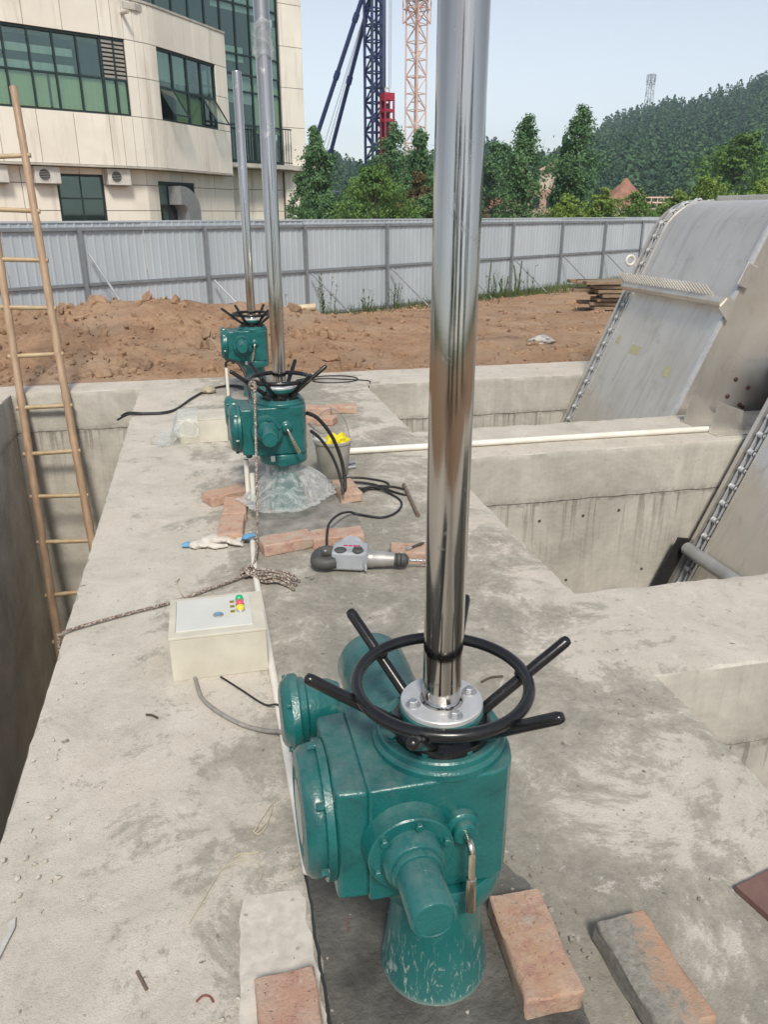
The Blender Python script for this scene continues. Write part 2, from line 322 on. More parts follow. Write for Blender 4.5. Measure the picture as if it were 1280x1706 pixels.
# ------------------------------------------------------------------ mesh helpers
def frame(ax):
    ax = Vector(ax).normalized(); up = Vector((0, 0, 1)) if abs(ax.z) < .95 else Vector((1, 0, 0))
    u = ax.cross(up).normalized(); return u, ax.cross(u).normalized(), ax
class MB:
    def __init__(s): s.v = []; s.f = []
    def add(s, vs, fs):
        o = len(s.v); s.v += [tuple(p) for p in vs]; s.f += [tuple(i+o for i in f) for f in fs]; return s
    def box(s, c, d, rz=0, M=None):
        hx, hy, hz = d[0]/2, d[1]/2, d[2]/2; vs = []
        for x, y, z in ((-1, -1, -1), (1, -1, -1), (1, 1, -1), (-1, 1, -1), (-1, -1, 1), (1, -1, 1), (1, 1, 1), (-1, 1, 1)):
            p = Vector((x*hx, y*hy, z*hz))
            if M is not None: p = M @ p
            elif rz: p = Matrix.Rotation(rz, 3, 'Z') @ p
            vs.append(p+Vector(c))
        return s.add(vs, [(0, 3, 2, 1), (4, 5, 6, 7), (0, 1, 5, 4), (1, 2, 6, 5), (2, 3, 7, 6), (3, 0, 4, 7)])
    def beam(s, a, b, w, h=None, up=None):
        a = Vector(a); b = Vector(b); ax = (b-a); L = ax.length; ax.normalize(); h = h or w
        upv = Vector(up) if up else (Vector((0, 0, 1)) if abs(ax.z) < .95 else Vector((0, 1, 0)))
        u = ax.cross(upv).normalized(); w2 = u.cross(ax).normalized()
        M = Matrix((u, w2, ax)).transposed()
        return s.box((a+b)/2, (w, h, L), M=M)
    def prism(s, poly, z0, z1):
        n = len(poly); vs = [(x, y, z0) for x, y in poly]+[(x, y, z1) for x, y in poly]
        fs = [tuple(range(n-1, -1, -1)), tuple(range(n, 2*n))]+[(i, (i+1) % n, n+(i+1) % n, n+i) for i in range(n)]
        return s.add(vs, fs)
    def lathe(s, prof, o=(0, 0, 0), ax=(0, 0, 1), n=32, cap=True):
        u, w, a = frame(ax); o = Vector(o); vs = []; fs = []; k = len(prof)
        for r, h in prof:
            for i in range(n):
                t = 2*math.pi*i/n; vs.append(o+a*h+(u*math.cos(t)+w*math.sin(t))*r)
        for j in range(k-1):
            for i in range(n):
                fs.append((j*n+i, j*n+(i+1) % n, (j+1)*n+(i+1) % n, (j+1)*n+i))
        if cap: fs.append(tuple(range(n-1, -1, -1))); fs.append(tuple((k-1)*n+i for i in range(n)))
        return s.add(vs, fs)
    def cyl(s, a, b, r, r2=None, n=16):
        a = Vector(a); b = Vector(b); return s.lathe([(r, 0), (r if r2 is None else r2, (b-a).length)], a, b-a, n)
    def tube(s, pts, r, n=8, closed=False):
        P = [Vector(p) for p in pts]; k = len(P); rs = r if isinstance(r, (list, tuple)) else [r]*k
        T = []
        for i in range(k):
            a = P[(i-1) % k] if closed or i > 0 else P[i]; b = P[(i+1) % k] if closed or i < k-1 else P[i]
            T.append((b-a).normalized())
        u = frame(T[0])[0]; vs = []; fs = []
        for i in range(k):
            u = (u-T[i]*u.dot(T[i])).normalized(); w = T[i].cross(u)
            for j in range(n):
                t = 2*math.pi*j/n; vs.append(P[i]+(u*math.cos(t)+w*math.sin(t))*rs[i])
        for i in range(k if closed else k-1):
            for j in range(n):
                i2 = (i+1) % k; fs.append((i*n+j, i*n+(j+1) % n, i2*n+(j+1) % n, i2*n+j))
        if not closed: fs.append(tuple(range(n-1, -1, -1))); fs.append(tuple((k-1)*n+j for j in range(n)))
        return s.add(vs, fs)
    def torus(s, c, Rr, r, ax=(0, 0, 1), n=48, m=12):
        u, w, a = frame(ax); c = Vector(c)
        return s.tube([c+(u*math.cos(2*math.pi*i/n)+w*math.sin(2*math.pi*i/n))*Rr for i in range(n)], r, m, True)
    def ball(s, c, r, sc=(1, 1, 1), jit=0, seed=0, sub=2, M=None):
        bm = bmesh.new(); bmesh.ops.create_icosphere(bm, subdivisions=sub, radius=1); rr = random.Random(seed)
        off = Vector((rr.uniform(0, 99), rr.uniform(0, 99), rr.uniform(0, 99)))
        vs = []
        for v in bm.verts:
            p = v.co.copy()
            if jit: p *= 1+jit*mnoise.noise(p*1.7+off)
            p = Vector((p.x*sc[0], p.y*sc[1], p.z*sc[2]))*r
            if M is not None: p = M @ p
            vs.append(p+Vector(c))
        fs = [tuple(v.index for v in f.verts) for f in bm.faces]; bm.free(); return s.add(vs, fs)
    def obj(s, name, mat, parent=None, smooth=35, bevel=0, world=False, segs=2):
        me = bpy.data.meshes.new(name)
        o_ = parent.matrix_world.translation if (world and parent is not None) else None
        vs = s.v
        if world and parent is not None:
            L = getpos(parent); vs = [(p[0]-L[0], p[1]-L[1], p[2]-L[2]) for p in s.v]
        me.from_pydata(vs, [], s.f); return mobj(name, me, mat, parent, smooth, bevel, segs)
POS = {}
def getpos(p):
    return POS.get(p.name, (0, 0, 0))
def mobj(name, me, mat, parent=None, smooth=35, bevel=0, segs=2):
    if mat: me.materials.append(MATS[mat])
    if smooth:
        me.polygons.foreach_set('use_smooth', [True]*len(me.polygons)); me.update(); me.set_sharp_from_angle(angle=R(smooth))
    o = bpy.data.objects.new(name, me); COL.objects.link(o)
    if parent is not None:
        o.parent = parent; POS[o.name] = getpos(parent)
    else: POS[o.name] = (0, 0, 0)
    if bevel:
        b = o.modifiers.new('bevel', 'BEVEL'); b.width = bevel; b.segments = segs; b.limit_method = 'ANGLE'; b.angle_limit = R(40)
        if smooth: b.harden_normals = False
    return o
def share(name, src, parent, loc=(0, 0, 0), rot=(0, 0, 0), scale=(1, 1, 1)):
    o = src.copy(); o.name = name; COL.objects.link(o); o.parent = parent; o.location = loc; o.rotation_euler = rot; o.scale = scale
    POS[o.name] = getpos(parent) if parent else (0, 0, 0)
    return o
def tag(o, label, cat, group=None):
    o['label'] = label; o['category'] = cat
    if group: o['group'] = group
    return o
def thing(name, label, cat, loc=(0, 0, 0), rz=0, group=None):
    o = bpy.data.objects.new(name, None); o.empty_display_size = .1; COL.objects.link(o); o.location = loc; o.rotation_euler = (0, 0, rz)
    POS[o.name] = tuple(loc); return tag(o, label, cat, group)
def single(mb, name, mat, label, cat, group=None, origin=None, rz=0, **kw):
    if origin is not None and not kw.pop('local', False):
        mb.v = [(p[0]-origin[0], p[1]-origin[1], p[2]-origin[2]) for p in mb.v]
    kw.pop('local', None)
    o = mb.obj(name, mat, None, **kw)
    if origin is not None: o.location = origin
    o.rotation_euler = (0, 0, rz)
    return tag(o, label, cat, group)
def struct(o): o['kind'] = 'structure'; return o
def copy_tree(o, parent=None):
    c = o.copy(); COL.objects.link(c); c.parent = parent
    POS[c.name] = (0, 0, 0)
    for ch in [x for x in bpy.data.objects if x.parent == o]: copy_tree(ch, c)
    return c
def spline(pts, k=8):
    P = [Vector(p) for p in pts]; out = []
    for i in range(len(P)-1):
        p0 = P[max(i-1, 0)]; p1 = P[i]; p2 = P[i+1]; p3 = P[min(i+2, len(P)-1)]
        for j in range(k):
            t = j/k
            out.append(.5*((2*p1)+(-p0+p2)*t+(2*p0-5*p1+4*p2-p3)*t*t+(-p0+3*p1-3*p2+p3)*t*t*t))
    out.append(P[-1]); return out
def np_mesh(name, V, F4, mat, parent=None, smooth=False):
    me = bpy.data.meshes.new(name); V = np.asarray(V, np.float32); F4 = np.asarray(F4, np.int32); k = F4.shape[1]
    me.vertices.add(len(V)); me.vertices.foreach_set('co', V.ravel()); me.loops.add(F4.size); me.loops.foreach_set('vertex_index', F4.ravel())
    me.polygons.add(len(F4)); me.polygons.foreach_set('loop_start', np.arange(0, F4.size, k, dtype=np.int32)); me.polygons.foreach_set('loop_total', np.full(len(F4), k, np.int32))
    me.polygons.foreach_set('use_smooth', np.full(len(F4), smooth)); me.update(); me.validate()
    me.materials.append(MATS[mat]); o = bpy.data.objects.new(name, me); COL.objects.link(o); o.parent = parent
    POS[o.name] = getpos(parent) if parent else (0, 0, 0)
    return o
def cf(lat, d):      # a bearing frame turned with the photograph's viewing azimuth: sideways, onward -> x, y
    return (lat*math.cos(YAW)+d*math.sin(YAW), -lat*math.sin(YAW)+d*math.cos(YAW))
def fbm(x, y, z=0, o=4):
    return mnoise.fractal(Vector((x, y, z)), 1.0, 2.0, o)

# ------------------------------------------------------------------ concrete slab with its pits
def seg(a, b, st):
    n = max(1, int(round((b-a)/st))); return [a+(b-a)*i/n for i in range(n)]
XL, XR, YB = -.58, 1.36, 7.22
PITS = [(-1.62, XL, -2.0, 6.9), (XR, 5.4, 5.0, 6.62), (XR, 5.4, 2.5, 4.33), (XR, 5.4, -1.2, 1.9)]
def build_slab():
    xs = seg(-4, -1.62, .6)+seg(-1.62, XL, .17)+seg(XL, XR, .04)+seg(XR, 3.4, .06)+seg(3.4, 5.4, .3)+seg(5.4, 7, .8)+[7.0]
    ys = seg(-3, -2, .5)+seg(-2, -1.2, .4)+seg(-1.2, .6, .3)+seg(.6, 1.9, .04)+seg(1.9, 2.5, .04)+seg(2.5, 4.33, .045)+seg(4.33, 5.0, .045)+seg(5, 6.62, .05)+seg(6.62, 6.9, .05)+seg(6.9, YB, .06)+[YB]
    nx, ny = len(xs), len(ys)
    def void(i, j):
        if i < 0 or j < 0 or i >= nx-1 or j >= ny-1: return None
        x = (xs[i]+xs[i+1])/2; y = (ys[j]+ys[j+1])/2
        return any(a < x < b and c < y < d for a, b, c, d in PITS)
    V = []; F = []; MI = []; top = {}; ins = {}
    def inset(i, j):
        d = [0, 0]
        for a in (-1, 0):
            for b in (-1, 0):
                if void(i+a, j+b):
                    d[0] -= (1 if a == 0 else -1); d[1] -= (1 if b == 0 else -1)
        return (max(-1, min(1, d[0])), max(-1, min(1, d[1])))
    rr = random.Random(3)
    for i in range(nx):
        for j in range(ny):
            x, y = xs[i], ys[j]; fl = [void(i+a, j+b) for a in (-1, 0) for b in (-1, 0)]
            z = 0.0
            if any(fl) and not all(f for f in fl if f is not None):
                d = inset(i, j); k = .006*(.5+mnoise.noise(Vector((x*9, y*9, 1))))+(rr.random()**4)*.012
                x += d[0]*k; y += d[1]*k; z = -.002-.007*rr.random()**2
            else:
                z = .0022*mnoise.noise(Vector((x*2.3, y*2.3, 5)))
                if y > YB-.02: y += .03*mnoise.noise(Vector((x*1.5, 2, 9)))
            top[i, j] = len(V); V.append((x, y, z))
    for i in range(nx-1):
        for j in range(ny-1):
            if not void(i, j): F.append((top[i, j], top[i+1, j], top[i+1, j+1], top[i, j+1])); MI.append(0)
    rows = [(-.012, .0), (-.05, .003), (-.15, .002), (-.26, .003), (-.338, .002), (-.346, .009), (-.6, .008), (-1.0, .009), (-1.8, .008), (-3.2, .008), (-5.25, .008)]
    col = {}
    def column(i, j):
        if (i, j) not in col:
            d = inset(i, j); ids = [top[i, j]]
            for z, k in rows:
                q = k+.0035*mnoise.noise(Vector((xs[i]*5, ys[j]*5, z*6)))
                zz = z+(.010*mnoise.noise(Vector((xs[i]*6, ys[j]*6, 3))) if -.36 < z < -.3 else 0)
                ids.append(len(V)); V.append((xs[i]+d[0]*q, ys[j]+d[1]*q, zz))
            col[i, j] = ids
        return col[i, j]
    def wall(a, b):
        A = column(*a); B = column(*b)
        for k in range(len(A)-1): F.append((A[k], B[k], B[k+1], A[k+1])); MI.append(1)
    for i in range(nx-1):
        for j in range(ny-1):
            if void(i, j):
                if void(i-1, j) is False: wall((i, j), (i, j+1))
                if void(i+1, j) is False: wall((i+1, j+1), (i+1, j))
                if void(i, j-1) is False: wall((i+1, j), (i, j))
                if void(i, j+1) is False: wall((i, j+1), (i+1, j+1))
    for a, b, c, d in PITS:
        zf = -5.2; o = len(V); V += [(a-.1, c-.1, zf), (b+.1, c-.1, zf), (b+.1, d+.1, zf), (a-.1, d+.1, zf)]; F.append((o, o+1, o+2, o+3)); MI.append(1)
    # outer skirt at the soil side
    o = len(V); V += [(-4, YB, -.01), (7, YB, -.01), (7, YB, -1), (-4, YB, -1)]
    me = bpy.data.meshes.new('concrete_slab'); me.from_pydata(V, [], F)
    me.materials.append(MATS['concrete']); me.materials.append(MATS['wall_concrete'])
    me.polygons.foreach_set('material_index', MI); me.polygons.foreach_set('use_smooth', [True]*len(F)); me.update(); me.set_sharp_from_angle(angle=R(40))
    ob = bpy.data.objects.new('concrete_slab', me); COL.objects.link(ob); struct(ob); POS[ob.name] = (0, 0, 0)
    return ob
slab = build_slab()
# tie holes left by the formwork, each a shallow dark cup in a pit wall
hole0 = None
for x, y, z in [(1.75, 4.33, -.52), (2.05, 4.33, -.46), (2.36, 4.33, -.47), (2.62, 4.33, -.43), (2.28, 4.33, -.93), (2.85, 4.33, -.9), (1.62, 4.33, -.56), (2.02, 6.62, -.5), (2.55, 6.62, -.46), (2.95, 6.62, -.47), (1.8, 6.62, -.95)]:
    p = (x, y+.008, z+rnd.uniform(-.02, .02))
    if hole0 is None:
        hole0 = MB().lathe([(.0095, 0), (.0105, .003), (.007, .0035), (.004, -.004)], (0, 0, 0), (0, -1, 0), 12).obj('tie_hole', 'wall_backing', slab); hole0.location = p
    else: share('tie_hole', hole0, slab, p)

def patch(name, poly, z, mat, n=5, amp=.012, seed=1):
    pts = []
    for i in range(len(poly)):
        a = Vector(poly[i]); b = Vector(poly[(i+1) % len(poly)]); k = max(2, int((b-a).length/.02))
        for j in range(k):
            p = a.lerp(b, j/k); q = Vector((mnoise.noise(Vector((p.x*22, p.y*22, seed))), mnoise.noise(Vector((p.x*22, p.y*22, seed+7)))))*amp+Vector((mnoise.noise(Vector((p.x*140, p.y*140, seed))), mnoise.noise(Vector((p.x*70, p.y*70, seed+3)))))*amp*.5
            pts.append(p+q)
    m = MB(); m.prism([(p.x, p.y) for p in pts], -.02, z); o = m.obj(name, mat, None, smooth=0); return struct(o)
patch('grout_pad', [(.128, .55), (.60, .55), (.60, 1.15), (.615, 1.2), (.55, 1.34), (.40, 1.35), (.128, 1.345)], .0035, 'wet_grout', amp=.008)
patch('grout_pad', [(.14, 3.29), (.66, 3.30), (.68, 3.7), (.64, 4.1), (.2, 4.1)], .0035, 'dry_grout', seed=4, amp=.02)
patch('joint_gap', [(.119, .55), (.127, .55), (.128, 1.0), (.130, 1.342), (.124, 1.342), (.121, 1.0)], .0036, 'interior_dark', seed=21, amp=.004)
patch('plaster_patch', [(-.05, .75), (.118, .72), (.116, 1.27), (.105, 1.305), (-.01, 1.315), (-.03, 1.2)], .0042, 'pale_plaster', seed=9, amp=.009)

# ------------------------------------------------------------------ soil, from the slab out to the horizon
FX, FY, FDX, FDY = .135, 15.88, .848, .530
def soil_z(x, y):
    if y < YB-.01: return -.06 if x < -4.01 or x > 7.01 or y < -3.01 else 0
    yf = FY+(x-FX)*.625; t = (y-YB)/max(2.0, (yf-YB))
    heap = .30*math.exp(-((x+2.2)/4.2)**2)*math.exp(-((t-.36)/.22)**2)
    heap += .10*math.exp(-((x-.4)/2.0)**2)*math.exp(-((t-.42)/.2)**2)
    b = -.03-.70*min(1, max(0, (t-.12)/.86))**1.15 if x > -50 else 0
    kl = 1/(1+math.exp(max(-30, min(30, (x-1.2)*1.1)))); b = b*(1-kl)+kl*(-.03-.72*min(1, max(0, (t-.5)/.42))**1.5)
    edge = min(1, (y-YB)/.5); z = b+heap
    if t < 1.25:
        fade = edge*(1 if t < .85 else max(.12, 1-(t-.85)*3))
        r1 = mnoise.hetero_terrain(Vector((x*.9, y*.9, 1.3)), .8, 2.1, 5, .5)-.5
        cl = mnoise.noise(Vector((x*3.1, y*3.1, 2))); cl2 = abs(mnoise.noise(Vector((x*5.3, y*5.3, 7)))); c3 = mnoise.noise(Vector((x*13, y*13, 4)))
        w = .55+.75*kl
        z += fade*w*(.055*r1+.06*cl+.07*cl2+.022*c3)
    if y < YB+.35: z = min(z, .045+.1*(y-YB))
    return max(z, -.76)
def build_soil():
    xs = [-690, -350, -140, -70, -40, -25]+seg(-14, -4, .25)+seg(-4, 7, .09)+seg(7, 13, .16)+seg(13, 22, .5)+[22, 35, 60, 110, 250, 690]
    ys = [-690, -300, -100, -40, -15, -3]+seg(YB, 13, .085)+seg(13, 27, .2)+[27, 35, 50, 80, 130, 300, 690]
    nx, ny = len(xs), len(ys); V = np.zeros((nx*ny, 3), np.float32)
    for i, x in enumerate(xs):
        for j, y in enumerate(ys): V[i*ny+j] = (x, y, soil_z(x, y))
    F = [(i*ny+j, (i+1)*ny+j, (i+1)*ny+j+1, i*ny+j+1) for i in range(nx-1) for j in range(ny-1)
         if not (-4.001 <= xs[i] and xs[i+1] <= 7.001 and ys[j] >= -3.001 and ys[j+1] <= YB+.001)]
    o = np_mesh('ground', V, F, 'dirt', None, True); struct(o)
    return o
build_soil()
def build_clods():
    ico = MB().ball((0, 0, 0), 1, sub=1); IV = np.array(ico.v); IF = np.array(ico.f)
    g = np.random.default_rng(5); Vs = []; Fs = []; off = 0
    for k in range(5200):
        x = g.uniform(-4.5, 8.5); t = g.random()**1.5; yf = FY+(x-FX)*.625; y = YB+.12+t*(yf-YB-.6)
        w = 1.25 if x < 1.5 else .75
        r = w*(.008+.055*g.random()**7+.010*g.random()**2)*(1+.4*t)
        if k % 90 == 0: r *= 1.7
        z = soil_z(x, y)+r*.25
        a = g.normal(size=(3, 3)); q, _ = np.linalg.qr(a)
        P = IV*(1+.28*g.normal(size=(len(IV), 1)).clip(-1.2, 1.2))*np.array([1, g.uniform(.6, 1), g.uniform(.45, .8)])
        Vs.append((P@q.T)*r+np.array([x, y, z])); Fs.append(IF+off); off += len(IV)
    o = np_mesh('soil_clods', np.vstack(Vs), np.vstack(Fs), 'dirt'); o['kind'] = 'stuff'
    o['label'] = 'loose clods of brown soil scattered over the dug-up ground'; o['category'] = 'soil'
build_clods()

# ------------------------------------------------------------------ site fence
def build_fence():
    ZB, ZT, SP = -.73, 1.27, 2.45
    pts = [(FX+FDX*SP*k, FY+FDY*SP*k) for k in range(-5, 8)]
    a2 = R(84); last = pts[-1]
    pts2 = [(last[0]+math.sin(a2)*SP*k, last[1]+math.cos(a2)*SP*k) for k in range(1, 9)]
    t = thing('site_fence', 'grey corrugated steel hoarding round the dug-up ground, below the trees', 'fence', (pts[5][0], pts[5][1], ZB))
    P = pts+pts2
    # one corrugated sheet, local x along the run
    W = SP/2-.006; prof = []; n = 8
    for k in range(n):
        x0 = W*k/n; w = W/n
        for a, d in ((0, 0), (.68, 0), (.76, .012), (.92, .012)): prof.append((x0+a*w, d))
    prof.append((W, 0)); V = []; F = []
    for x, d in prof: V += [(x, -d, 0), (x, -d, ZT-ZB)]
    for k in range(len(prof)-1): F.append((2*k, 2*k+2, 2*k+3, 2*k+1))
    m = MB(); m.add(V, F); src = m.obj('sheet', 'fence_sheet', t, smooth=0)
    sm = src.modifiers.new('thick', 'SOLIDIFY'); sm.thickness = .004; sm.offset = 0
    first = True
    for k in range(len(P)-1):
        a, b = P[k], P[k+1]; dx, dy = b[0]-a[0], b[1]-a[1]; L = math.hypot(dx, dy); dx /= L; dy /= L; ang = math.atan2(dy, dx)
        for h in (0, 1):
            px, py = a[0]+dx*(h*SP/2+.003), a[1]+dy*(h*SP/2+.003)
            loc = (px-getpos(t)[0]-dy*-.05*0, py-getpos(t)[1], rnd.uniform(-.008, .008)); rot = (rnd.uniform(-.006, .006), 0, ang)
            if first: src.location = loc; src.rotation_euler = rot; first = False
            else: share('sheet', src, t, loc, rot)
        nx_, ny_ = dy, -dx      # towards the site
        for z, hgt in ((1.16, .055), (.26, .05), (-.66, .05)):
            MB().beam((a[0]+nx_*.035, a[1]+ny_*.035, z), (b[0]+nx_*.035, b[1]+ny_*.035, z), .04, hgt).obj('rail', 'fence_steel', t, 0, world=True)
        MB().box((a[0]+nx_*.085, a[1]+ny_*.085, (ZB+1.16)/2), (.06, .05, 1.16-ZB+.05), rz=ang).obj('post', 'fence_steel', t, 0, world=True)
        if k < 12:
            q = (a[0]+nx_*.13+dx*.1, a[1]+ny_*.13+dy*.1, .78 if k < 5 else .2); e = (a[0]+nx_*1.0+dx*.55, a[1]+ny_*1.0+dy*.55, -.7)
            MB().cyl(q, e, .022, n=8).obj('brace', 'galvanised' if k < 6 else 'fence_steel', t, world=True)
        # capping strip along the top
        MB().beam((a[0], a[1], ZT+.003), (b[0], b[1], ZT+.003), .035, .03).obj('cap_strip', 'fence_sheet', t, 0, world=True)
build_fence()

# ------------------------------------------------------------------ office building (plan in the onward/sideways frame)
def seg_frame(a, b):
    A = Vector(cf(*a)).to_3d(); B = Vector(cf(*b)).to_3d(); d = (B-A); L = d.length; d.normalize(); nrm = Vector((d.y, -d.x, 0))
    return A, d, nrm, L
def build_building():
    org = (*cf(-9, 35), -.75)
    t = thing('office_building', 'cream panelled office block with green glass windows behind the fence', 'building', org)
    def slabbox(A, d, nrm, s0, s1, z0, z1, out0, out1, name, mat, parent=None, bevel=0):
        m = MB(); vs = []
        for o_ in (out0, out1):
            for s_, z_ in ((s0, z0), (s1, z0), (s1, z1), (s0, z1)):
                p = A+d*s_+nrm*o_; vs.append((p.x, p.y, z_))
        m.add(vs, [(0, 1, 2, 3), (7, 6, 5, 4), (0, 4, 5, 1), (1, 5, 6, 2), (2, 6, 7, 3), (3, 7, 4, 0)])
        return m.obj(name, mat, parent or t, 0, bevel, world=True)
    A0, B0, C0 = (-18.4, 25.3), (-9.2, 33.2), (-7.05, 38.9)
    S1 = seg_frame(A0, B0); S2 = seg_frame(B0, C0)
    def panels(S, s0, s1, z0, z1, wid, zsplit=None, out=(0, .06)):
        n = max(1, round((s1-s0)/wid)); g = .012
        zz = zsplit or [z0, z1]
        for a, b in zip(zz[:-1], zz[1:]):
            for k in range(n):
                slabbox(*S[:3], s0+(s1-s0)*k/n+g, s0+(s1-s0)*(k+1)/n-g, a+g, b-g, out[0], out[1]+.004*((k*7) % 3), 'wall_panel', 'cream_cladding')
    # the two stretches meet in a rounded corner of short facets
    L1, L2 = S1[3], S2[3]; CUT1, CUT2 = 1.5, 1.0
    pa = Vector(A0).lerp(Vector(B0), 1-CUT1/L1); pb = Vector(B0); pc = Vector(B0).lerp(Vector(C0), CUT2/L2); NF = 6
    arc = [tuple(pa*(1-q)**2+pb*2*q*(1-q)+pc*q*q) for q in [k/NF for k in range(NF+1)]]
    FAC = [seg_frame(arc[k], arc[k+1]) for k in range(NF)]
    RUNS = [(S1, 0, L1-CUT1)]+[(S, 0, S[3]) for S in FAC]+[(S2, CUT2, L2)]
    for q, (S, s0, s1) in enumerate(RUNS):
        slabbox(*S[:3], s0, s1, 3.12, 4.86, -.5, -.002, 'wall', 'wall_backing'); slabbox(*S[:3], s0, s1, 7.4, 8.68, -.5, -.002, 'wall', 'wall_backing')
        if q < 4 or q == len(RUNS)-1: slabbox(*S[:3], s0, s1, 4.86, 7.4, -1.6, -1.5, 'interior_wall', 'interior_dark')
        panels(S, s0, s1, 3.1, 4.85, 1.32)
        panels(S, s0, s1, 7.4, 8.7, 1.32)
        slabbox(*S[:3], s0-.02, s1+.02, 8.7, 8.78, -.55, .09, 'coping', 'ledge_stone')
        slabbox(*S[:3], s0, s1, 3.03, 3.10, -.9, .1, 'eave', 'ledge_stone')
        if 0 < q < len(RUNS)-1:
            if q > 2: slabbox(*S[:3], s0, s1, 4.86, 7.4, -.5, -.002, 'wall', 'wall_backing'); panels(S, s0, s1, 4.85, 7.4, 1.3, [4.85, 6.2, 7.4])
    def window(S, s0, s1, z0, z1, nc, trans, curtains, opened=(), louver=0, mul=.06):
        w = slabbox(*S[:3], s0, s1, z0, z0+.07, -.14, -.02, 'window', 'frame_green')
        slabbox(*S[:3], s0, s1, z1-.07, z1, -.14, -.02, 'frame', 'frame_green', w)
        cw = (s1-s0)/nc
        for k in range(nc+1):
            x = s0+cw*k; slabbox(*S[:3], x-mul/2, x+mul/2, z0+.07, z1-.07, -.139, -.019, 'frame', 'frame_green', w)
        for tz in trans: slabbox(*S[:3], s0, s1, tz-.035, tz+.035, -.135, -.026, 'frame', 'frame_green', w)
        zs = [z0+.07]+list(trans)+[z1-.07]
        for k in range(nc):
            for r in range(len(zs)-1):
                a = s0+cw*k+mul/2; b = s0+cw*(k+1)-mul/2
                if louver and k == nc-1 and r == len(zs)-2:
                    nl = 9
                    for q in range(nl):
                        zq = zs[r]+(zs[r+1]-zs[r])*(q+.5)/nl
                        slabbox(*S[:3], a, b, zq-.035, zq+.05, -.09+.0, -.03, 'slat', 'louver_metal', w)
                    slabbox(*S[:3], a, b, zs[r], zs[r+1], -.16, -.141, 'backing', 'interior_dark', w); continue
                if (k, r) in opened:
                    A, d, nrm = S[:3]; m = MB(); vs = []
                    for dz, off in ((zs[r+1]-.04, -.03), (zs[r]+.1, .62)):
                        for s_ in (a, b): p = A+d*s_+nrm*off; vs.append((p.x, p.y, dz))
                    m.add(vs, [(0, 1, 3, 2)]); sash = m.obj('open_pane', 'window_glass', w, 0, world=True)
                    fm = MB()
                    for i, j in ((0, 1), (1, 3), (3, 2), (2, 0)): fm.beam(vs[i], vs[j], .05)
                    fm.obj('sash', 'frame_green', w, 0, world=True); continue
                slabbox(*S[:3], a, b, zs[r]+.03, zs[r+1]-.03, -.085, -.078, 'pane', 'window_glass', w)
        for (a, b, za, zb, mt) in curtains:
            slabbox(*S[:3], s0+(s1-s0)*a, s0+(s1-s0)*b, za, zb, -.13, -.115, 'curtain', mt, w)
        slabbox(*S[:3], s0-.05, s1+.05, z0-.04, z0, -.5, -.02, 'sill', 'frame_green', w)
        return w
    # long ribbon window on the first stretch
    cu = [(0.0, .155, 4.9, 6.02, 'curtain_green'), (.16, .40, 4.9, 6.05, 'curtain_green'), (.405, .60, 4.9, 6.0, 'curtain_green'), (.605, .80, 4.9, 6.03, 'curtain_green'), (.81, 1.0, 4.9, 6.0, 'curtain_green'), (0, .9, 6.08, 6.34, 'curtain_white'), (.1, .9, 6.62, 6.86, 'curtain_white')]
    window(S1, .5, L1-CUT1-.02, 4.86, 7.39, 12, [6.05], cu)
    panels(S1, 0, .48, 4.85, 7.4, .48)
    for q in (0, 1): window(FAC[q], .02, FAC[q][3]-.0, 4.86, 7.39, 1, [6.05], [(0, 1, 4.9, 6.0, 'curtain_green')], louver=1)
    window(S2, 1.03, L2-.95, 4.86, 7.39, 4, [6.05], [(.25, .55, 4.9, 6.0, 'curtain_green'), (.0, .5, 6.3, 7.3, 'curtain_white'), (.56, .74, 4.9, 5.9, 'curtain_green')], opened=((0, 0), (3, 0)))
    panels(S2, L2-.92, L2, 4.85, 7.4, .46, [4.85, 6.2, 7.4])
    # low block's far flank, roof and back
    A = Vector(cf(*A0)); B = Vector(cf(*B0)); Cc = Vector(cf(*C0)); Dd = Vector(cf(-14, 46)); Ee = Vector(cf(-26, 38))
    MB().prism([tuple(A), tuple(B), tuple(Cc), tuple(Dd), tuple(Ee)], 8.40, 8.62).obj('roof', 'ledge_stone', t, 0, world=True)
    # ground floor, set back under the overhang
    G0, G1, G2 = (-18.0, 26.2), (-9.55, 33.6), (-7.2, 39.7)
    T1 = seg_frame(G0, G1); T2 = seg_frame(G1, G2)
    for S in (T1, T2): slabbox(*S[:3], 0, S[3], -.8, 3.03, -.4, -.03, 'wall', 'wall_backing')
    zz = [-.8, .35, 1.5, 2.45, 3.02]
    def panel_run(S, s0, s1): panels(S, s0, s1, -.8, 3.0, 1.35, zz, (-.02, .03))
    o0, o1 = T1[3]-3.58, T1[3]-1.79
    panel_run(T1, 0, o0); panels(T1, o0, o1, 2.75, 3.02, 1.0, [2.78, 3.02], (-.02, .03)); panel_run(T1, o1, T1[3])
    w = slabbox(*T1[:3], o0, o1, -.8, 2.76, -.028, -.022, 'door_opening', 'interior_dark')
    for k in range(3): slabbox(*T1[:3], o0+.06+k*.83-.025, o0+.06+k*.83+.025, -.8, 2.72, -.021, .01, 'frame', 'frame_green', w)
    for k in range(2): slabbox(*T1[:3], o0+.09+k*.83, o0+.86+k*.83, -.6, 2.70, -.015, -.008, 'pane', 'window_glass', w)
    slabbox(*T1[:3], o0+.1, o1-.1, 1.9, 1.96, -.02, .012, 'transom', 'frame_green', w)
    e0, e1 = .72, 3.3
    panel_run(T2, 0, e0); panels(T2, e0, e1, 2.6, 3.02, 1.0, [2.62, 3.02], (-.02, .03)); panels(T2, e0, e1, -.8, .6, 1.0, [-.8, .6], (-.02, .03)); panel_run(T2, e1, T2[3])
